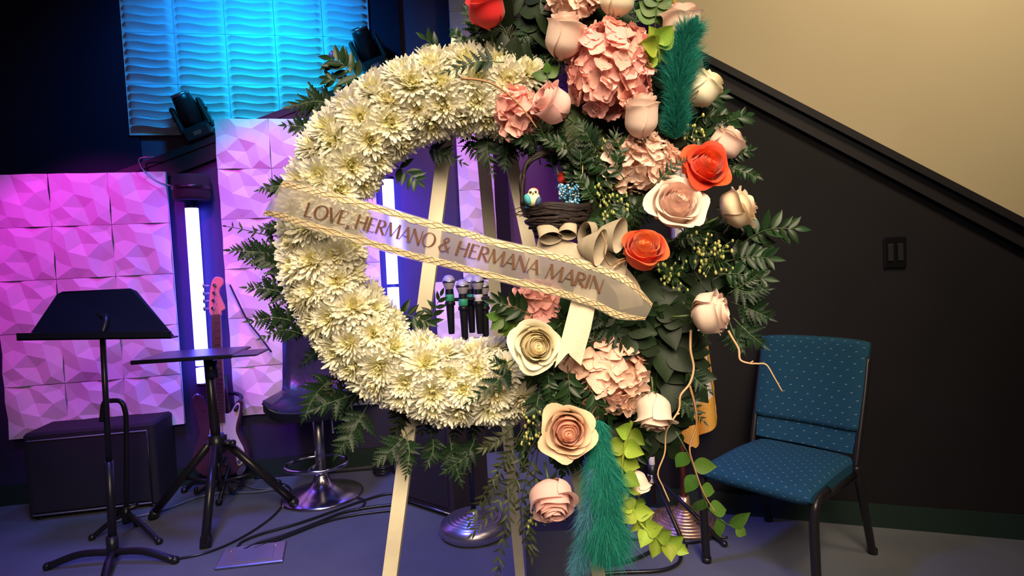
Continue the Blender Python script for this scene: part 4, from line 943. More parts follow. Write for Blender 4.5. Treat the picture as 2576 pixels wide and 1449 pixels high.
twig([(1832, 832, .99), (1842, 850, .985), (1858, 878, .98), (1862, 905, .975), (1885, 914, .97), (1905, 915, .965), (1928, 918, .96), (1948, 950, .955), (1968, 985, .95)], .0023, M['pale_twig'], 'pale curly willow twig in front of the chair back')
twig([(1738, 830, .99), (1737, 880, .985), (1745, 925, .985), (1735, 965, .98), (1712, 995, .975), (1708, 1030, .975), (1690, 1060, .97), (1675, 1090, .97), (1672, 1140, .965), (1655, 1190, .96), (1668, 1225, .96), (1684, 1262, .955)], .0023, M['pale_twig'], 'long curly willow twig hanging in front of the flag')
twig([(1735, 970, .99), (1748, 1020, .985), (1752, 1070, .985), (1735, 1125, .98), (1745, 1170, .975), (1770, 1240, .97), (1800, 1290, .965)], .0022, M['twig'], 'brown willow twig hanging below the flag emblem')
twig([(1462, 340, .99), (1455, 375, .985), (1465, 400, .98), (1465, 455, .98)], .0016, M['pale_twig'], 'fine pale twig right of the basket handle')
twig([(1575, 655, .955), (1550, 668, .945), (1530, 690, .94)], .0018, M['pale_twig'], 'short pale twig between bow and orange rose')
def seeds(px, py, Y, r, n, label):
    c = W(px, py, Y); o = E('berry_cluster', label, 'berries', c)
    mb = MB(); st = MB()
    for k in range(n):
        d = V((U(-1, 1), U(-.6, .3), U(-1, 1))); p = c + d * r
        mb.ball(p, U(.0018, .003), 6, 4, (1, 1, 1.4)); st.tube([c + V((0, .01, -.01)), c.lerp(p, .6) + V((U(-.003, .003), 0, .004)), p], .0006, 4)
    tag(PT('berries', mb, M['seed'], o), kind='stuff'); tag(PT('stalks', st, M['stem'], o), kind='stuff')
for a in ((1340, 1075, .985, .028, 34, 'yellow green bud cluster left of the peach rose'), (1520, 490, .985, .02, 22, 'yellow green bud cluster right of the nest basket'), (1545, 520, .98, .022, 26, 'yellow green bud cluster above the burlap bow'),
          (1505, 380, .99, .018, 18, 'tiny bud cluster left of the pale peach hydrangea'), (1800, 650, .99, .03, 30, 'bud cluster among the leaves right of the orange rose'), (1690, 695, .99, .024, 22, 'bud cluster right of the sash end'),
          (1350, 1300, .975, .016, 12, 'small bud cluster on the twigs by the middle easel leg'), (1740, 325, 1.0, .022, 16, 'pale bud cluster under the white rose'), (1780, 620, 1.0, .026, 22, 'golden green bud cluster beneath the cream rose')): seeds(*a)

# dense filling greens behind the flowers
zones = [(1350, 150, 110, 95, 'above the small coral hydrangea', ('needle', 'fern', 'needle', 'small'), 1.05), (1345, 215, 60, 40, 'above the smooth pink rose', ('salal', 'needle'), 1.06), (1500, 345, 70, 40, 'left of the upright blush rose bud', ('salal', 'fern'), 1.06), (1560, 560, 70, 130, 'over the right side of the wreath ring', ('small', 'ruscus', 'fern'), .99), (1500, 420, 70, 90, 'right of the nest basket', ('small', 'fern', 'needle'), .99), (1480, 800, 90, 70, 'under the sash end', ('fern', 'ruscus'), .99), (1430, 1000, 100, 70, 'between cream rose and peach rose', ('fern', 'small', 'ruscus'), .985), (1590, 780, 60, 80, 'behind the sash end', ('salal', 'small'), .99), (1380, 360, 90, 40, 'over the basket handle', ('small', 'needle'), .99), (1300, 90, 150, 110, 'at the top left of the bouquet', ('fern', 'small', 'needle', 'salal')), (1480, 60, 150, 70, 'behind the top roses', ('salal', 'ruscus', 'fern')), (1340, 330, 110, 55, 'above the nest basket', ('small', 'needle', 'ruscus')),
         (1500, 330, 120, 80, 'below the coral hydrangea', ('fern', 'small', 'salal')), (1560, 480, 120, 90, 'left of the large blush rose', ('small', 'fern', 'needle')), (1680, 300, 80, 90, 'around the upper plume', ('ruscus', 'salal', 'small')), (1790, 330, 60, 80, 'beside the upper right roses', ('small', 'ruscus')),
         (1800, 620, 110, 90, 'right of the orange rose', ('ruscus', 'small', 'fern')), (1720, 680, 100, 100, 'right of the sash end', ('salal', 'small', 'ruscus')), (1690, 850, 70, 110, 'below the sash end', ('salal', 'ruscus', 'small')), (1400, 950, 120, 90, 'under the cream rose', ('fern', 'ruscus', 'salal')),
         (1390, 1090, 110, 80, 'around the peach rose', ('small', 'olive', 'fern')), (1560, 1060, 120, 70, 'below the lower hydrangea', ('salal', 'ruscus')), (1400, 750, 90, 60, 'under the sash beside the pink hydrangea', ('small', 'fern')), (1650, 980, 55, 90, 'around the drooping blush rose', ('salal', 'fern'))]
for cx, cy, rx, ry, where, kinds, *yy in zones:
    n = int(5 + rx * ry / 1150)
    for k in range(n):
        a = 2.4 * k + U(-.4, .4); rr = math.sqrt((k + .5) / n); x = cx + rx * rr * math.cos(a) * .9; y = cy + ry * rr * math.sin(a) * .9
        kd = kinds[k % len(kinds)]; o = math.atan2(y - 520, x - 1480) if rr > .4 else U(0, 6.28); o += U(-.6, .6)
        Lp = {'fern': 105, 'ruscus': 100, 'small': 90, 'needle': 95, 'salal': 110, 'olive': 90}[kd]; Y = U(1.03, 1.085) if not yy else yy[0] + U(-.015, .02)
        pts = [W(x - math.cos(o) * Lp * .5, y - math.sin(o) * Lp * .5, Y + .02), W(x, y, Y - .005), W(x + math.cos(o) * Lp * .5, y + math.sin(o) * Lp * .5, Y)]
        frond(kd, pts, 'dark %s %s, pointing %s' % (NAMES[kd][2], where, ('right', 'down and right', 'down', 'down and left', 'left', 'up and left', 'up', 'up and right')[round(o / (PI / 4)) % 8]), 'filling greenery of the bouquet', {'fern': 9, 'ruscus': 6, 'small': 9, 'needle': 14, 'salal': 3, 'olive': 8}[kd], {'fern': .036, 'ruscus': .034, 'small': .020, 'needle': .022, 'salal': .056, 'olive': .02}[kd], V((U(-.3, .3), -1, U(-.1, .4))), jit=.35)

# ------------------------------------------------------------------ roses
def petal_mesh(name, mt, th0, dth, r1, hgt, ktop, lip, lipdrop, rng, nu=12, nv=10, spiral=.06, wav=.02, base=.0):
    ph = rng.uniform(0, 6.28); f1 = rng.uniform(2, 4)
    def fn(uu, t):
        u = uu * 2 - 1
        v = t * (1 - .13 * abs(u) ** 3.2 + .012 * math.exp(-(u / .3) ** 2))
        if v < .42: q = v / .42; k = .22 + .78 * math.sin(q * PI / 2) ** .9
        else: q = (v - .42) / .58; k = 1 + (ktop - 1) * q ** 1.4
        e = max(0, (v - .76) / .24); e2 = e * e * (1 + .25 * math.sin(u * f1 + ph))
        r = r1 * k * (1 + spiral * u) + lip * r1 * e2 + wav * e * math.sin(u * 4 + ph)
        z = base + hgt * v - lipdrop * hgt * e2 + wav * e * math.cos(u * 5 + ph)
        d = dth * (.50 + .50 * math.sin(min(1, v / .75) * PI / 2))
        a = th0 + u * d
        return V((r * math.cos(a), r * math.sin(a), z))
    return MB().grid(fn, nu, nv).mesh(name, mt)
def rose(px, py, Y, dia, face, col, op, label, seed, sepals=True, tall=1.0, spin=0.0, drop=0):
    """face: direction the bloom opens (right, up, towards the room); op: 0 closed bud .. 1 fully open"""
    rng = random.Random(seed); rad = dia * .5 * Y / FPX
    c = W(px, py, Y); fd = V((face[0], -face[2], face[1])).normalized()
    H = lerp(2.15, 1.25, op) * tall; zc = H * lerp(.50, .42, op)
    q = fd.to_track_quat('Z', 'Y').to_matrix() @ Matrix.Rotation(spin, 3, 'Z') * rad
    root = E('rose', label, 'flower', c - q @ V((0, 0, zc)), 'roses of the bouquet')
    mi, mo = M['rose_in_' + col], M['rose_out_' + col]; P4 = q.to_4x4()
    # heart: a rolled spiral
    def sp(u, v):
        a = u * 4.4 * PI; r = (.035 + .145 * u) * (.8 + .35 * v * lerp(.35, 1, op)); return V((r * math.cos(a), r * math.sin(a), H * (.30 + (lerp(.60, .66, op) - .08 * u) * v)))
    hm = MB().grid(sp, 64, 4)
    hm.lathe([(.001, H * .86), (.15, H * .845), (.30, H * lerp(.82, .76, op)), (.42, H * lerp(.76, .64, op)), (.50, H * .45), (.3, H * .2)], 18)
    link('rolled_heart', hm.mesh('rolled_heart', mi), root, P4)
    lay = [(3, lerp(.34, .25, op), lerp(.98, .97, op), lerp(.80, .66, op), .03, 1.5), (4, lerp(.50, .36, op), lerp(1.0, .95, op), lerp(.80, .70, op), .05, 1.35), (4, lerp(.58, .47, op), lerp(1.0, .92, op), lerp(.80, .78, op), .05, 1.3), (5, lerp(.66, .58, op), lerp(1.0, .86, op), lerp(.82, .90, op), lerp(.10, .12, op), 1.15),
           (int(lerp(3.5, 5, op)), lerp(.80, .72, op), lerp(.98, .74, op), lerp(.86, 1.12, op), lerp(.14, .26, op), lerp(1.25, .95, op)), (int(lerp(3.2, 5.2, op)) - drop, lerp(.92, .84, op), lerp(.93, .56, op), lerp(.90, 1.16, op), lerp(.20, .36, op), lerp(1.2, .90, op))]
    for li, (n, r1, h, kt, lip, dth) in enumerate(lay):
        t0 = rng.uniform(0, 6.28)
        for k in range(n):
            th = t0 + 2 * PI * k / n + rng.uniform(-.12, .12)
            me = petal_mesh('petal', mi if li < 4 else mo, th, dth * rng.uniform(.92, 1.08), r1 * rng.uniform(.96, 1.04), H * h * rng.uniform(.94, 1.04), kt * rng.uniform(.95, 1.05), lip * rng.uniform(.6, 1.4), lip * rng.uniform(.15, .6), rng, 10 if li < 2 else 12, 9 if li < 2 else 10, wav=.006 + .009 * li * (.35 + op))
            link('petal', me, root, P4)
    # green calyx with curling sepals and a short stem
    link('calyx', MB().lathe([(0, -.10), (.09, -.10), (.15, -.02), (.20, .08), (.14, .10)], 10).mesh('calyx', M['stem']), root, P4)
    if sepals:
        for k in range(5):
            a = 2 * PI * k / 5 + rng.uniform(-.2, .2); L = rng.uniform(.55, .85)
            def sf(u, v): w = .11 * math.sin(PI * (.25 + .75 * v)) * (u * 2 - 1); r = .17 + L * v * .75; z = .02 + .25 * v - .45 * v * v * L; return V((r * math.cos(a) - w * math.sin(a), r * math.sin(a) + w * math.cos(a), z))
            link('sepal', MB().grid(sf, 2, 5).mesh('sepal', M['salal']), root, P4)
    link('stem', MB().tube([V((0, 0, -.05)), V((.02, .0, -.5)), V((.0, .02, -.9))], .055, 7).mesh('stem', M['stem']), root, P4)
    return root
rose(1225, 24, .985, 96, (-.10, .75, .55), 'red', .12, 'red rose bud at the top left, cut by the picture edge', 1, tall=.95)
rose(1418, 92, .97, 98, (.18, .86, .42), 'blush', .12, 'tall blush pink rose beside the coral hydrangea at the top', 2, tall=1.12)
rose(1552, -6, .985, 92, (.10, .75, .30), 'cream', .1, 'cream rose at the top edge above the coral hydrangea', 3)
rose(1712, 66, .985, 100, (.05, .93, .28), 'blush', .18, 'blush rose behind the tip of the upper teal plume', 4)
rose(1766, 226, 1.0, 88, (.62, .66, .18), 'cream', .16, 'cream white rose at the right of the upper teal plume', 5)
rose(1392, 266, .965, 96, (-.62, .42, .42), 'pink', .16, 'smooth pink rose bud facing left under the top blush rose', 6, tall=.95)
rose(1613, 294, .955, 88, (-.02, .88, .42), 'blush', .10, 'upright blush rose bud below the coral hydrangea', 7, tall=1.22)
rose(1826, 362, 1.0, 84, (.55, .72, .25), 'blush', .35, 'pale pink rose behind the red orange rose', 8)
rose(1771, 422, .965, 112, (.22, .30, .95), 'fire', .62, 'bright red orange open rose at the right of the bouquet', 9)
rose(1700, 516, .95, 128, (.08, .42, .88), 'blush', .75, 'largest open blush rose in the middle right of the bouquet', 10)
rose(1853, 524, .985, 104, (.80, .38, .26), 'creamblush', .55, 'creamy blush rose facing right toward the dark wall', 11)
rose(1618, 632, .94, 104, (.02, .58, .82), 'orange', .35, 'orange rose beside the burlap bow above the sash end', 12)
rose(1784, 788, .965, 112, (.80, .10, .42), 'blush', .25, 'blush rose facing right above the curly twig', 13, tall=.85)
rose(1348, 870, .955, 116, (.12, .12, .98), 'cream', .55, 'cream white open rose at the lower end of the mums', 14)
rose(1428, 1085, .955, 122, (.0, .12, .98), 'peach', .85, 'peach rose with ruffled heart below the lower hydrangea', 15)
rose(1646, 1034, .955, 92, (-.05, -.85, .40), 'blush', .25, 'blush rose hanging head down beside the flag', 16, tall=1.1)
rose(1388, 1254, .945, 122, (.10, -.62, .74), 'pink', .30, 'pink rose nodding downward over the middle easel leg', 17, tall=.9)
rose(1604, 1212, .985, 58, (.35, -.8, .2), 'blush', .05, 'small blush rose bud behind the lime bell flowers', 18)

# ------------------------------------------------------------------ hydrangeas
def floret(seed, mt):
    rng = random.Random(seed); mb = MB()
    for k in range(4):
        a = k * PI / 2 + rng.uniform(-.15, .15); cup = rng.uniform(.05, .35); L = rng.uniform(.85, 1.05); w = rng.uniform(.52, .62); ph = rng.uniform(0, 6)
        def fn(u, v):
            x = (u * 2 - 1); ww = w * math.sin(PI * min(.97, .10 + .80 * v ** .75)) ** .8; y = .05 + L * v * (1 - .10 * x * x)
            z = cup * v * v + .10 * x * x * v + .05 * math.sin(5 * x + ph) * v + .02 * k
            px_, py_ = x * ww, y; return V((py_ * math.cos(a) - px_ * math.sin(a), py_ * math.sin(a) + px_ * math.cos(a), z))
        mb.grid(fn, 5, 5)
    mb.ball((0, 0, .04), .07, 6, 4)
    return mb.mesh('floret', mt)
FLO = {k: [floret(200 + j, M[k]) for j in range(5)] for k in ('hyd_coral', 'hyd_peach', 'hyd_pale')}
def hydrangea(px, py, Y, rx, ry, kind, label, n, fsz=27, seed=0):
    rng = random.Random(seed); c = W(px, py, Y); k = Y / FPX; a, b, d = rx * k * .86, ry * k * .86, (rx + ry) * .5 * k * .62
    root = E('hydrangea', label, 'flower', c, 'hydrangea heads of the bouquet')
    link('flower_base', MB().ball((0, 0, 0), 1, 14, 9, (a * .82, d * .82, b * .82)).mesh('flower_base', M['hyd_heart']), root)
    for i in range(n):
        z = 1 - 1.62 * (i + .5) / n; an = 2.39996 * i + rng.uniform(-.3, .3); r = math.sqrt(1 - z * z)
        nn = V((r * math.cos(an), -z, r * math.sin(an))); p = V((nn.x * a, nn.y * d, nn.z * b)) * rng.uniform(.90, 1.10)
        nr = V((nn.x / a, nn.y / d, nn.z / b)).normalized() + V((rng.uniform(-.6, .6), rng.uniform(-.3, .3), rng.uniform(-.35, .65)))
        m = nr.to_track_quat('Z', 'Y').to_matrix() @ Matrix.Rotation(rng.uniform(0, 6.28), 3, 'Z') * (fsz * k * rng.uniform(.85, 1.2))
        link('floret', rng.choice(FLO[kind]), root, Matrix.Translation(p) @ m.to_4x4())
    link('stem', MB().tube([V((0, d * .5, 0)), V((.0, d + .03, -.04))], .004, 6).mesh('stem', M['stem']), root)
    return root
hydrangea(1536, 175, .99, 108, 122, 'hyd_coral', 'large coral pink hydrangea at the top of the bouquet', 120, 27, 1)
hydrangea(1302, 285, 1.0, 48, 62, 'hyd_coral', 'small coral hydrangea at the upper end of the white mums', 34, 27, 2)
hydrangea(1606, 412, 1.0, 104, 70, 'hyd_pale', 'pale peach hydrangea left of the red orange rose', 84, 26, 3)
hydrangea(1356, 765, 1.02, 76, 58, 'hyd_coral', 'pink hydrangea half hidden under the sash', 52, 26, 4)
hydrangea(1522, 930, 1.02, 112, 122, 'hyd_peach', 'large peach hydrangea under the lace ribbon', 120, 27, 5)
hydrangea(1445, -2, 1.0, 66, 42, 'hyd_pale', 'pale hydrangea at the top picture edge', 44, 26, 6)

# ------------------------------------------------------------------ dyed feathery plumes
def plume(pts, Y, wid, label, cols, n, seed, ln=.03):
    rng = random.Random(seed); P = cr([W(p[0], p[1], Y - .0 if len(p) < 3 else p[2]) for p in pts], 8); root = E('feathery_plume', label, 'plume', P[0])
    PT('stem', MB().tube(P, .0018, 5), mat('plume_stem', (.30, .25, .12), .6), root)
    for ci, col in enumerate(cols):
        mb = MB(); vs = []; fs = []
        for k in range(n):
            s = rng.random() * (len(P) - 1.001); i = int(s); c = P[i].lerp(P[i + 1], s - i); t = s / (len(P) - 1); tg = (P[i + 1] - P[i]).normalized()
            w = interp(t, wid) * Y / FPX * (1 + .22 * math.sin(t * 17 + seed)); a = rng.uniform(0, 2 * PI); x = tg.cross(V((0, -1, 0))).normalized(); y = V((0, -1, 0))
            o = (x * math.cos(a) + y * math.sin(a) * .75); L = w * rng.uniform(.22, 1.0) ** .85; rv = lambda q: V((rng.uniform(-q, q), rng.uniform(-q, q), rng.uniform(-q, q)))
            d = (o * rng.uniform(.45, .85) + tg * rng.uniform(.35, 1.0) + rv(.16)); p0 = c + o * L * .12; p1 = p0 + d * L * .55 + rv(.0015); p2 = p1 + (d * .75 + V((0, 0, -.3)) + rv(.32)) * L * .42
            sd = d.cross(V((rng.uniform(-1, 1), rng.uniform(-1, 1), rng.uniform(-1, 1)))).normalized() * .00024
            b = len(vs); vs += [p0 - sd, p0 + sd, p1 + sd, p1 - sd, p2]; fs += [(b, b + 1, b + 2, b + 3), (b + 3, b + 2, b + 4)]
        mb.add(vs, fs, True); tag(PT('plume_hairs', mb, col, root), kind='stuff')
    return root
TEAL = [mat('teal_plume_fibre', (.02, .26, .21), .8, spec=.1, trans=.35), mat('green_teal_plume_fibre', (.035, .32, .22), .8, spec=.1, trans=.35), mat('blue_plume_fibre', (.08, .24, .34), .8, spec=.1, trans=.35), mat('deep_teal_plume_fibre', (.015, .18, .17), .8, spec=.1, trans=.3)]
plume([(1700, 350, .99), (1702, 260, .97), (1712, 160, .965), (1728, 90, .96), (1752, 42, .96)], .97, [(0, 50), (.25, 76), (.55, 84), (.75, 58), (.88, 24), (1, 8)], 'upper teal feathery plume beside the coral hydrangea', TEAL[:2] + TEAL[3:], 6500, 1)
plume([(1505, 1055, .99), (1512, 1140, .97), (1520, 1230, .955), (1520, 1320, .95), (1530, 1392, .945)], .96, [(0, 38), (.22, 72), (.55, 100), (.85, 104), (1, 60)], 'lower teal feathery plume hanging between two easel legs', TEAL[:2] + TEAL[3:], 7500, 2)
plume([(1492, 1180, .955), (1478, 1300, .945), (1462, 1400, .945), (1445, 1446, .94)], .96, [(0, 40), (.4, 58), (.75, 46), (1, 16)], 'blue tinged plume tip at the bottom left of the lower plume', TEAL[2:3], 5000, 3)
plume([(1425, 520, 1.02), (1412, 470, 1.02), (1400, 420, 1.02), (1392, 395, 1.02)], 1.02, [(0, 16), (.5, 24), (1, 8)], 'small blue feather inside the nest basket', [mat('blue_feather', (.05, .14, .45), .6, trans=.4)], 420, 4)

# ------------------------------------------------------------------ nest basket with bird
bc = W(1398, 540, 1.0); t = E('nest_basket', 'dark grapevine nest basket with an arched handle', 'basket', bc)
def vine_loop(pts, n, r, jt, name):
    for k in range(n):
        pp = [W(x + U(-jt, jt), y + U(-jt, jt), z + U(-.012, .012)) for x, y, z in pts]; PT(name, MB().tube(cr(pp, 6), r * U(.7, 1.2), 5), M['vine'], t)
vine_loop([(1318, 520, 1.0), (1313, 455, 1.0), (1330, 408, 1.0), (1370, 386, 1.0), (1415, 388, 1.0), (1455, 415, 1.0), (1478, 462, 1.0), (1484, 530, 1.0)], 9, .0032, 5, 'handle_vine')
for k in range(46):
    y = U(520, 592); hw = interp(y, [(520, 86), (555, 78), (592, 52)]); a0 = U(0, 6.28); sp = U(2.2, 4.2)
    pp = []
    for j in range(9):
        a = a0 + sp * j / 8; w = W(1400 + hw * math.cos(a), y + U(-5, 5), 1.0); w.y += .045 * math.sin(a) * hw / 86; pp.append(w)
    PT('nest_vine', MB().tube(cr(pp, 3), U(.0016, .0030), 5), M['vine'], t)
for k in range(8):
    a = W(1322 + U(0, 20), U(500, 545), .98); PT('loose_twig', MB().tube([a, a + V((-U(.012, .03), -.004, U(-.01, .008)))], .0008, 4), M['vine'], t)
PT('nest_lining', MB().ball(W(1400, 552, 1.0), 1, 16, 8, (.050, .036, .028)), M['vine'], t)
bp = W(1340, 497, .968); t = E('bird', 'tiny ornamental bird with red crown and teal wing on the nest rim', 'bird', bp)
k = .968 / FPX
rt = Matrix.Rotation(.25, 3, 'Y')
PT('body', MB().ball(bp + V((0, 0, -3 * k)), 1, 14, 10, (19 * k, 17 * k, 19 * k), rt).ball(bp + V((2 * k, -4 * k, 11 * k)), 1, 14, 10, (13 * k, 13 * k, 12 * k)), mat('cream_feather', (.82, .72, .45), .7), t)
PT('crown', MB().ball(bp + V((3 * k, -2 * k, 15 * k)), 1, 12, 8, (12.6 * k, 12 * k, 9 * k)), mat('red_feather', (.80, .12, .05), .7), t)
for sx in (-1, 1): PT('eye_patch', MB().ball(bp + V((sx * 6 * k + 1 * k, -15.6 * k, 12 * k)), 1, 8, 6, (3.6 * k, 2.2 * k, 3.0 * k)), BK, t)
PT('beak', MB().tube([bp + V((1 * k, -15 * k, 9 * k)), bp + V((0, -23 * k, 7 * k))], [2.6 * k, .3 * k], 7), mat('dark_beak', (.12, .07, .03), .4), t)
PT('wing', MB().ball(bp + V((-13 * k, -10 * k, -5 * k)), 1, 10, 8, (9 * k, 10 * k, 14 * k), Matrix.Rotation(-.3, 3, 'Y')), mat('teal_feather', (.04, .30, .34), .7), t)
PT('wing', MB().ball(bp + V((13 * k, -9 * k, -11 * k)), 1, 10, 8, (8 * k, 10 * k, 12 * k), Matrix.Rotation(.4, 3, 'Y')), mat('navy_feather', (.02, .06, .14), .7), t)
PT('tail', MB().prism([bp + V((-14 * k, 2 * k, -12 * k)), bp + V((10 * k, 2 * k, -14 * k)), bp + V((6 * k, 6 * k, -26 * k)), bp + V((-22 * k, 6 * k, -25 * k))], V((0, .004, 0))), mat('blue_feather_tail', (.03, .13, .25), .7), t)
fb = W(1430, 492, .985); t = E('baby_breath', 'cluster of tiny blue dyed filler flowers in the nest basket', 'flowers', fb)
mb = MB(); mb2 = MB(); st = MB()
for k in range(150):
    x, y = U(1405, 1458), U(462, 520)
    if y > 500 and x < 1422: continue
    p = W(x, y, .985 + U(-.02, .012)); (mb if k % 3 else mb2).ball(p, U(.0013, .0024), 6, 4); st.tube([p, fb + V((0, .02, -.02))], .0003, 3)
tag(PT('blue_florets', mb, mat('blue_floret', (.06, .26, .48), .6, rnd=(0, .2)), t), kind='stuff'); tag(PT('pale_florets', mb2, mat('pale_blue_floret', (.55, .62, .75), .6), t), kind='stuff'); tag(PT('stalks', st, M['stem'], t), kind='stuff')
rose(1417, 448, 1.02, 34, (-.1, .9, .35), 'red', .1, 'tiny red rosebud inside the nest basket', 40)

# ------------------------------------------------------------------ burlap bow
bk = W(1490, 640, .97); t = E('bow', 'tan burlap ribbon bow with standing loops above the sash', 'bow', bk)
def loop(c0, c1, wide, a, b, k0=.55):
    """a standing ribbon loop: a flattened tube of ribbon, open toward c1"""
    p0, p1 = W(*c0), W(*c1); ax = p1 - p0; L = ax.length; ax.normalize(); k = .96 / FPX
    x = V((wide[0], 0, -wide[1])); x = (x - ax * x.dot(ax)).normalized(); y = ax.cross(x)
    def fn(u, v):
        s = u * 2 * PI; g = lerp(k0, 1, v ** .7); r = 1 + .10 * math.cos(2 * s)
        return p0 + ax * (L * v) + x * (a * k * g * math.cos(s) * r) + y * (b * k * g * math.sin(s))
    return PT('bow_loop', MB().grid(fn, 28, 8), M['burlap'], t)
loop((1370, 556, .992), (1386, 600, .955), (1, .15), 27, 20, .8)
loop((1434, 549, .99), (1427, 591, .953), (1, .05), 21, 16, .8)
loop((1500, 585, 1.0), (1470, 592, .965), (.35, -1), 32, 20, .7)
loop((1528, 552, 1.01), (1515, 585, .985), (1, -.4), 26, 18, .75)
loop((1455, 617, .962), (1511, 623, .925), (-.35, 1), 42, 24, .22)
loop((1508, 592, .968), (1560, 592, .935), (-.55, 1), 42, 26, .45)
def strip(name, pts, w, mt, root, tw=0.0, n=6, ry=0):
    P = cr(pts, n); mb = MB(); vs = []
    for i, p in enumerate(P):
        tg = (P[min(i + 1, len(P) - 1)] - P[max(i - 1, 0)]).normalized(); sd = tg.cross(V((0, -1, 0))); sd = (sd.normalized() * math.cos(tw) + V((0, -1, 0)) * math.sin(tw)).normalized()
        for q in (-1, -.33, .33, 1): vs.append(p + sd * (w / 2 * q) + V((0, -.002 * math.cos(q * 1.5 + i * .5), 0)))
    mb.add(vs, [(4 * i + j, 4 * i + j + 1, 4 * i + j + 5, 4 * i + j + 4) for i in range(len(P) - 1) for j in range(3)], True)
    return PT(name, mb, mt, root)
strip('bow_band', [W(1352, 610, .975), W(1400, 622, .965), W(1450, 640, .957), W(1490, 660, .952)], .034, M['burlap'], t, .2)
strip('bow_tail', [W(1505, 650, .965), W(1550, 690, .96), W(1580, 730, .96), W(1590, 775, .965)], .040, M['burlap'], t, -.3)
strip('bow_tail', [W(1500, 655, .962), W(1535, 668, .955), W(1575, 680, .955)], .036, M['burlap'], t, .5)
PT('bow_knot', MB().ball(W(1484, 652, .955), 1, 10, 8, (.016, .012, .012)), M['burlap'], t)
PT('tie', MB().tube(cr([W(1513, 582, .928), W(1522, 610, .925), W(1520, 640, .93), W(1534, 668, .945), W(1556, 655, .94), W(1572, 650, .94)], 5), .0011, 5), M['twig'], t)

# ------------------------------------------------------------------ sash with lettering
SU = [(664 + 49, 453), (770, 465), (829, 480), (944, 512), (1082, 553), (1180, 578), (1239, 598), (1383, 630), (1448, 646), (1533, 675), (1589, 703), (1643, 764)]
SL = [(660, 543), (715, 556), (766, 574), (929, 622), (1038, 654), (1100, 668), (1180, 689), (1361, 736), (1430, 754), (1496, 776), (1554, 803), (1622, 806)]
SYT = [(650, 1.005), (690, .975), (740, .958), (850, .950), (1000, .946), (1300, .936), (1500, .928), (1590, .928), (1645, .945)]
def sash_px(u, v):
    f = u * (len(SU) - 1); i = min(int(f), len(SU) - 2); k = f - i
    def c(Pq):
        P = [Pq[max(i - 1, 0)], Pq[i], Pq[i + 1], Pq[min(i + 2, len(Pq) - 1)]]
        return [.5 * (2 * P[1][a] + (P[2][a] - P[0][a]) * k + (2 * P[0][a] - 5 * P[1][a] + 4 * P[2][a] - P[3][a]) * k * k + (3 * P[1][a] - P[0][a] - 3 * P[2][a] + P[3][a]) * k ** 3) for a in (0, 1)]
    a, b = c(SU), c(SL); return lerp(a[0], b[0], v), lerp(a[1], b[1], v)
def sash_Y(x, y=None): return interp(x, SYT)
def sash_pt(x, y, off=0.0): return W(x, y, sash_Y(x) - off)
sm = bpy.data.materials.new('sheer_satin_sash'); sm.use_nodes = True; nt = sm.node_tree; N = nt.nodes; L = nt.links
b = N['Principled BSDF']; b.inputs['Base Color'].default_value = (.44, .39, .33, 1); b.inputs['Roughness'].default_value = .38; b.inputs['Sheen Weight'].default_value = .3
tl = N.new('ShaderNodeBsdfTranslucent'); tl.inputs[0].default_value = (.8, .78, .74, 1)
rf_ = N.new('ShaderNodeBsdfRefraction'); rf_.inputs['Color'].default_value = (.95, .94, .92, 1); rf_.inputs['Roughness'].default_value = .32; rf_.inputs['IOR'].default_value = 1.06
m1 = N.new('ShaderNodeMixShader'); m1.inputs[0].default_value = .38; L.new(b.outputs[0], m1.inputs[1]); L.new(tl.outputs[0], m1.inputs[2])
m2 = N.new('ShaderNodeMixShader'); m2.inputs[0].default_value = .48; L.new(m1.outputs[0], m2.inputs[1]); L.new(rf_.outputs[0], m2.inputs[2]); L.new(m2.outputs[0], N['Material Output'].inputs[0])
so = sash_pt(1150, 630); t = E('sash', 'cream satin memorial sash with copper lettering and gold trim across the wreath', 'sash', so)
PT('ribbon', MB().grid(lambda u, v: sash_pt(*sash_px(u, v)) + V((0, -.0025 * math.sin(v * PI), 0)), 80, 8), sm, t)
# wrapped-back ends
PT('ribbon_end', MB().grid(lambda u, v: sash_pt(*sash_px(0, v)) + V((.004 + .03 * u, .035 * u + .012 * math.sin(u * PI), .004 * u)), 6, 6), sm, t)
def edge_band(v0, v1, nm):
    for k in range(3):
        ph = k * 2.1; vm = lerp(v0, v1, .2 + .3 * k)
        P = [sash_pt(*sash_px(u_ / 260, vm + .030 * math.sin(u_ * .62 + ph) + .016 * math.sin(u_ * .23 + ph * 3)), .0014 + .0025 * math.sin(vm * PI)) for u_ in range(261)]
        PT(nm, MB().tube(P, .00048, 4), M['gold'], t)
    PT('trim_band', MB().grid(lambda u, v: sash_pt(*sash_px(u, lerp(v0, v1, v)), .0004 + .0025 * math.sin(lerp(v0, v1, v) * PI)), 80, 2), mat('pale_gold_band', (.58, .42, .24), .45, metal=.15, n=(130, (.52, .45, .34)), bump=(260, .7, .003)), t)
edge_band(.025, .175, 'gold_cord'); edge_band(.825, .975, 'gold_cord')

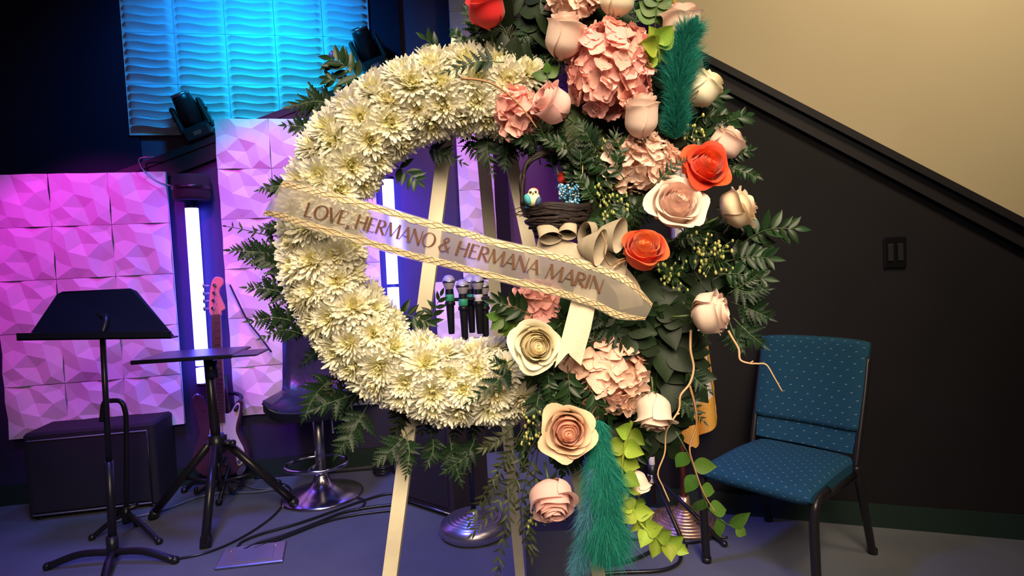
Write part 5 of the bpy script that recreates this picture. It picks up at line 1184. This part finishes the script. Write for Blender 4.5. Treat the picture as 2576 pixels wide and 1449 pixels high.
TK, TN = .155, .055
def ell(cx, cy, rx, ry, a0, a1, n, wf):
    return [(cx + rx * math.cos(lerp(a0, a1, i / n)), cy + ry * math.sin(lerp(a0, a1, i / n)), wf(lerp(a0, a1, i / n))) for i in range(n + 1)]
wv = lambda a: lerp(TN, TK * .95, abs(math.cos(a)) ** 1.3)
GL_ = {
    'L': ([[(.10, 0, TK * .9), (.10, 1, TK * .8)], [(.04, .03, TN), (.50, .03, TN), (.52, .10, TN * .6)]], .56),
    'O': ([ell(.42, .5, .37, .49, 0, 2 * PI, 28, wv)], .86),
    'V': ([[(.02, 1, TK), (.33, .02, TK)], [(.33, .02, TN), (.60, 1, TN)]], .62),
    'E': ([[(.10, 0, TK), (.10, 1, TK)], [(.1, .97, TN), (.46, .97, TN), (.47, .90, TN * .7)], [(.1, .52, TN), (.40, .52, TN)], [(.1, .03, TN), (.48, .03, TN), (.51, .11, TN * .7)]], .56),
    ',': ([[(.10, .07, .13), (.09, -.04, .09), (.03, -.16, .03)]], .22),
    'H': ([[(.10, 0, TK), (.10, 1, TK)], [(.62, 0, TK), (.62, 1, TK)], [(.1, .52, TN), (.62, .52, TN)]], .76),
    'R': ([[(.10, 0, TK), (.10, 1, TK)], [(.1, .97, TN), (.26, .97, TN)] + [(p[0], p[1], lerp(TN, TK, max(0, math.cos(lerp(PI / 2, -PI / 2, i / 12))))) for i, p in enumerate(ell(.28, .74, .20, .235, PI / 2, -PI / 2, 12, wv))] + [(.1, .50, TN)], [(.24, .50, TK), (.40, .26, TK), (.58, .0, TK)]], .62),
    'M': ([[(.05, 0, TN), (.14, 1, TN)], [(.14, 1, TK), (.43, .06, TK)], [(.43, .06, TN), (.76, 1, TN)], [(.76, 1, TK), (.86, 0, TK)]], .95),
    'A': ([[(.02, 0, TN), (.33, 1, TN)], [(.33, 1, TK), (.63, 0, TK)], [(.13, .34, TN), (.53, .34, TN)]], .66),
    'N': ([[(.07, 0, TN), (.07, 1, TN)], [(.07, 1, TK), (.63, 0, TK)], [(.63, 0, TN), (.63, 1, TN)]], .74),
    'I': ([[(.10, 0, TK), (.10, 1, TK)]], .24),
    '&': ([[(.74, .02, TN), (.60, .18, TK), (.34, .56, TK), (.23, .76, TK), (.28, .93, TN), (.40, .99, TN), (.51, .90, TK * .8), (.48, .74, TK * .6), (.30, .56, TN), (.12, .38, TK * .7), (.06, .22, TK), (.14, .06, TK * .7), (.30, .01, TN), (.48, .06, TN), (.62, .22, TN), (.70, .44, TN)]], .80),
}
BASE = [(760, 543), (862, 566), (905, 577), (1070, 620), (1112, 632), (1170, 646), (1291, 676), (1353, 692), (1373, 698), (1478, 727), (1520, 741)]
CAP = 36
def word(txt, x0, x1):
    adv = sum(GL_[c][1] for c in txt); k = (x1 - x0) / adv; x = x0
    for c in txt:
        st, w = GL_[c]; mb = MB()
        for pts in st:
            dense = []
            for (ax, ay, aw), (bx, by, bw) in zip(pts, pts[1:]):
                for s in (0, .5): dense.append((lerp(ax, bx, s), lerp(ay, by, s), lerp(aw, bw, s)))
            dense.append(pts[-1]); vs = []
            for i, (gx_, gy_, gw) in enumerate(dense):
                a = dense[max(i - 1, 0)]; b_ = dense[min(i + 1, len(dense) - 1)]; dx, dy = b_[0] - a[0], b_[1] - a[1]; l = math.hypot(dx, dy) or 1; nx, ny = -dy / l, dx / l
                for sgn in (1, -1):
                    qx, qy = gx_ + nx * gw / 2 * sgn, gy_ + ny * gw / 2 * sgn
                    X = x + qx * k; yb = interp(X, BASE); sl = .258
                    h = CAP * qy; X2 = X + h * (.255 + .08); Y2 = interp(X, BASE) - h * .96
                    vs.append((X2, Y2))
            f = [sash_pt(p[0], p[1], .0046) for p in vs]; bck = [sash_pt(p[0], p[1], .0036) for p in vs]; n = len(f)
            fs = [(2 * i, 2 * i + 1, 2 * i + 3, 2 * i + 2) for i in range(n // 2 - 1)]
            mb.add(f + bck, fs + [(2 * i, 2 * i + 2, n + 2 * i + 2, n + 2 * i) for i in range(n // 2 - 1)] + [(2 * i + 1, n + 2 * i + 1, n + 2 * i + 3, 2 * i + 3) for i in range(n // 2 - 1)])
        PT('letter', mb, M['letter'], t); x += w * k
word('LOVE', 762, 868); word(',', 868, 885); word('HERMANO', 890, 1090); word('&', 1100, 1130); word('HERMANA', 1143, 1352); word('MARIN', 1370, 1512)

# crepe ribbon tail hanging from under the sash
def tail(u, v):
    l = [(1446, 716), (1436, 760), (1422, 815), (1408, 870), (1395, 926)]; r = [(1505, 730), (1497, 775), (1486, 830), (1472, 880), (1462, 920)]
    f = v * 4; i = min(int(f), 3); k = f - i; a = (lerp(l[i][0], l[i + 1][0], k), lerp(l[i][1], l[i + 1][1], k)); b = (lerp(r[i][0], r[i + 1][0], k), lerp(r[i][1], r[i + 1][1], k))
    x, y = lerp(a[0], b[0], u), lerp(a[1], b[1], u)
    if v > .8: y -= (1 - abs(u * 2 - 1)) * 34 * (v - .8) / .2
    return W(x, y, .938 - .004 * v + .0018 * math.sin(u * 5 + v * 3))
t = E('ribbon_tail', 'cream crepe ribbon tail with a notched end hanging below the sash', 'ribbon', tail(.5, 0))
PT('ribbon', MB().grid(tail, 12, 40), M['lace'], t)
